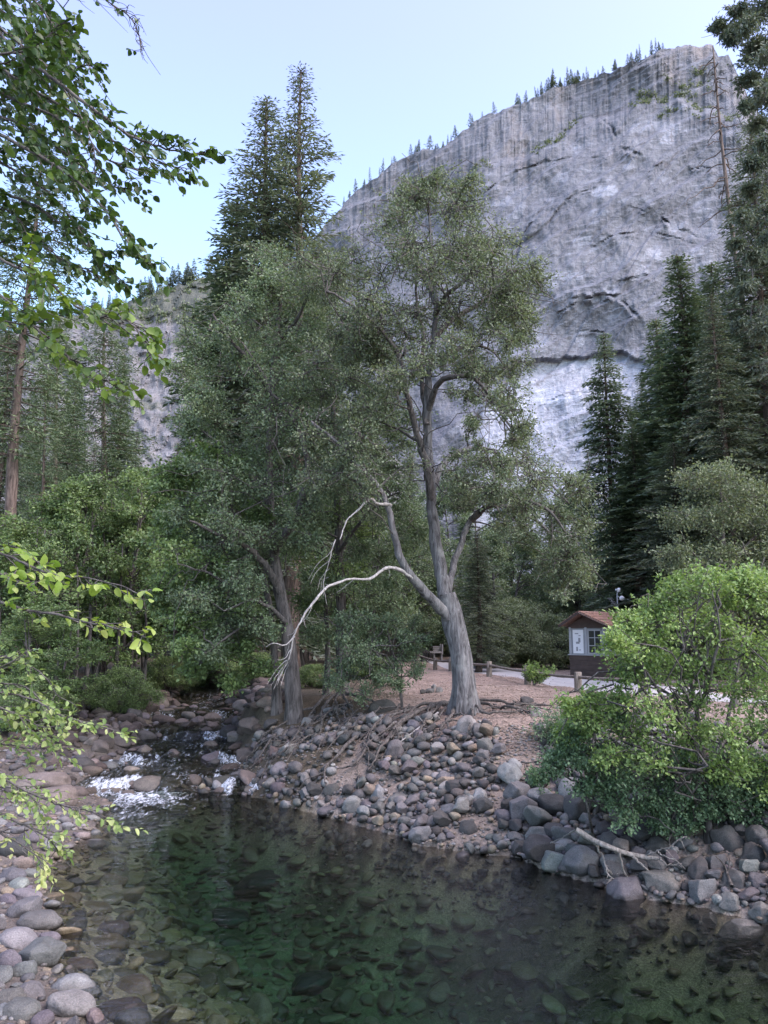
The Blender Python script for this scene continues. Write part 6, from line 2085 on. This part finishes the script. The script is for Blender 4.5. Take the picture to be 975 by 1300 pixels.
# ------------------------------------------------------------------ leafy branches close to the camera
def near_tree(name, label, base, joints, D, branches, leafm, L, wr, seed, step=.085, tw=(.12, .42), per=.045, tb=.5, cat='alder tree', barkm=MAT_DARKBARK, droop=.25, trunk_r=.12):
    rg_ = np.random.default_rng(seed)
    gt, gl = Geo(), Geo()
    base = np.array(base, float)
    tr = spline([base - (0, 0, .1)] + [np.array(j, float) for j in joints], 24)
    gt.tube(tr, np.linspace(trunk_r, trunk_r * .45, 24), 10, rough=.1, seed=seed)
    pos, axs, nms, tts, Ls = [], [], [], [], []
    for br in branches:
        pts, r0, dens, bt = br
        w = np.array([P(u, v, D + dd) for u, v, dd in pts])
        j = int(np.argmin(np.linalg.norm(tr - w[0], axis=1)))
        w = np.vstack([tr[j], w])
        ln = np.linalg.norm(np.diff(w, axis=0), axis=1)
        n_ = max(14, int(ln.sum() / .05))
        p = spline(w, n_)
        p[2:-1] += np.cumsum(rg_.normal(size=(n_ - 3, 3)), 0) * .004
        gt.tube(p, np.linspace(r0, .003, n_), 6, rough=.1, seed=seed)
        s0 = int(n_ * ln[0] / ln.sum())
        i = float(s0)
        while i < n_:
            q = p[int(i)]
            f = (i - s0) / max(1, n_ - s0)
            d = p[min(int(i) + 2, n_ - 1)] - p[max(int(i) - 2, 0)]
            d = nrm(d)
            side_ = nrm(np.cross(d, np.array([0, 0, 1.]))) * rg_.choice([-1, 1])
            tl = rg_.uniform(*tw) * (1.15 - .6 * f)
            e = q + (d * .8 + side_ * rg_.uniform(.2, .9) + np.array([0, 0, rg_.uniform(-.55, .45)])) * tl
            nt = max(2, int(tl / per))
            tq = spline([q, (q + e) / 2 + rg_.normal(size=3) * .02, e], nt + 3)
            gt.tube(tq, np.linspace(.004, .0016, nt + 3), 4)
            if rg_.random() < dens:
                for m_i, t_ in enumerate(tq[2:]):
                    sd_ = 1 if m_i % 2 else -1
                    ax = nrm(e - q) * .7 + side_ * sd_ * .75 + rg_.normal(size=3) * .35 - np.array([0, 0, droop])
                    pos.append(t_)
                    axs.append(ax)
                    nms.append(rg_.normal(size=3) * .55 + np.array([0, 0, 1.0]))
                    tts.append(bt + rg_.normal(0, .16))
                    Ls.append(L * rg_.uniform(.6, 1.2) * (1 if m_i < nt else .8))
            i += step / .05 * rg_.uniform(.6, 1.4)
    gl.ovals(np.array(pos), np.array(axs), np.array(nms), np.array(Ls), wr, np.clip(np.array(tts), 0, 1))
    r_ = empty(name, base)
    o_ = gt.build('trunk', barkm, r_, True, base)
    o_.location = (0, 0, 0)
    o_ = gl.build('crown', leafm, r_, True, base)
    o_.location = (0, 0, 0)
    tag(r_, label, cat)


Z = lambda *a: [(u, v, d) for u, v, d in a]
NB = [(Z((-80, -40, 0), (20, 60, -.2), (100, 120, -.4), (165, 165, -.5), (215, 185, -.6), (264, 196, -.6)), .02, 1, .42), (Z((-80, 60, .3), (0, 110, .2), (80, 150, 0), (150, 205, -.1), (188, 214, -.1)), .018, .85, .4),
      (Z((-80, 120, 0), (0, 170, -.2), (70, 210, -.3), (120, 260, -.5), (155, 305, -.6), (186, 334, -.6)), .018, 1, .45), (Z((-80, 200, .4), (0, 240, .3), (60, 270, .2), (110, 310, .1), (150, 325, 0)), .016, .9, .42),
      (Z((-60, -60, .5), (30, 0, .4), (90, 40, .4), (118, 92, .3)), .016, 1, .4), (Z((-60, -100, 1.0), (60, -30, .9), (130, -5, .8), (165, 22, .8), (178, 58, .8)), .010, .22, .4),
      (Z((-80, 270, -.4), (0, 330, -.6), (50, 352, -.7), (110, 392, -.8), (150, 402, -.9), (192, 450, -.9)), .014, 1, .72), (Z((-80, 330, -.2), (-10, 372, -.4), (60, 430, -.5), (105, 462, -.6), (148, 488, -.7)), .014, .9, .74),
      (Z((-60, 20, .8), (20, 100, .8), (60, 130, .7), (95, 200, .6)), .014, 1, .4), (Z((-80, -20, .2), (0, 30, .1), (60, 80, 0), (112, 160, -.1), (122, 218, -.2)), .014, 1, .42), (Z((-80, 170, 1.0), (0, 130, 1.0), (60, 100, .9), (115, 84, .8)), .012, 1, .4),
      (Z((-80, 0, 1.3), (10, 20, 1.3), (60, 30, 1.2), (100, 70, 1.1)), .012, 1, .4), (Z((-80, 220, .9), (-10, 200, .9), (40, 190, .8), (90, 240, .8), (110, 270, .8)), .012, 1, .42), (Z((-80, 300, .6), (-20, 310, .6), (40, 300, .5), (80, 330, .4), (125, 350, .4)), .012, .9, .5),
      (Z((-80, 60, -.5), (-10, 60, -.6), (40, 50, -.6), (80, 10, -.6)), .012, 1, .42), (Z((-80, -60, -.3), (0, -20, -.3), (50, 10, -.3), (80, 60, -.3)), .012, 1, .4), (Z((-80, 380, .2), (-20, 400, .1), (30, 410, 0), (75, 400, 0)), .012, .9, .62), (Z((-80, 150, .1), (-20, 150, .1), (30, 160, 0), (60, 200, 0)), .012, 1, .42), (Z((-80, 250, .2), (-20, 260, .2), (20, 270, .1), (50, 320, 0)), .012, 1, .46)]
NB += [([(u - 22, v + 24, d + .55) for u, v, d in b_[0]], b_[1] * .8, b_[2], b_[3]) for b_ in NB[:5] + NB[8:12] + NB[14:16]]
near_tree('alder_tree', 'dark leafy alder boughs reaching in from the upper left corner', (-4.9, 5.4, .95), [(-4.7, 5.4, 3.0), (-4.5, 5.3, 5.5), (-4.2, 5.2, 8.0), (-4.0, 5.2, 9.5)], 5.2, NB, LF_NEAR, .069, .74, 71, step=.058)
MB_ = [(Z((-70, 688, 0), (0, 702, 0), (60, 726, -.1), (125, 737, -.2), (192, 748, -.3)), .012, 1, .6), (Z((-70, 740, .1), (20, 766, 0), (90, 780, -.1), (140, 790, -.2), (184, 806, -.3)), .012, 1, .62), (Z((-70, 670, .3), (-10, 690, .3), (30, 700, .2), (70, 735, .2)), .010, 1, .55), (Z((-70, 700, .5), (0, 730, .5), (40, 745, .4)), .010, 1, .55)]
near_tree('alder_sapling', 'yellow-green leafy twigs reaching in half way down the left edge', (-3.6, 4.5, .75), [(-3.55, 4.5, 2.0), (-3.5, 4.4, 3.6), (-3.4, 4.4, 5.0)], 4.6, MB_, LF_YELLOW, .072, .68, 72, step=.10, tw=(.08, .24), tb=.6, cat='sapling', trunk_r=.05)
LB = [(Z((-80, 900, 0), (-10, 850, 0), (35, 826, 0)), .014, 1, .55), (Z((-80, 880, 0), (20, 884, -.1), (80, 912, -.2), (152, 932, -.3)), .014, 1, .55), (Z((-80, 900, .2), (0, 915, .2), (45, 930, .1), (85, 962, 0)), .012, 1, .5), (Z((-80, 960, -.2), (0, 990, -.3), (50, 1016, -.4), (100, 1030, -.5), (158, 1050, -.6)), .014, 1, .6),
      (Z((-80, 1000, -.1), (20, 1038, -.2), (58, 1058, -.3), (72, 1078, -.3)), .012, .9, .6), (Z((-80, 1020, -.3), (0, 1062, -.4), (44, 1090, -.5), (52, 1108, -.5)), .010, .8, .95), (Z((-80, 840, .2), (0, 834, .2), (40, 852, .1), (74, 892, 0)), .012, 1, .5), (Z((-80, 930, .1), (10, 908, 0), (60, 925, 0), (104, 922, -.1)), .012, 1, .55),
      (Z((-80, 860, .4), (0, 866, .4), (45, 880, .3), (70, 930, .2)), .012, 1, .5), (Z((-80, 950, .4), (-10, 945, .4), (40, 950, .3), (75, 945, .2)), .012, 1, .5), (Z((-80, 980, .2), (-10, 1000, .2), (30, 1010, .1), (60, 1040, 0)), .012, 1, .55), (Z((-80, 870, -.2), (-20, 890, -.2), (20, 910, -.2), (40, 940, -.2)), .012, 1, .5)]
near_tree('alder_shrub', 'pale green leafy shrub leaning over the left cobbles and the head of the pool', (-4.6, 6.5, .8), [(-4.55, 6.5, 1.6), (-4.4, 6.4, 2.6), (-4.2, 6.3, 3.4), (-4.1, 6.3, 4.2)], 6.4, LB, LF_PALE, .060, .60, 73, step=.06, tw=(.10, .32), per=.04, cat='shrub', trunk_r=.06)
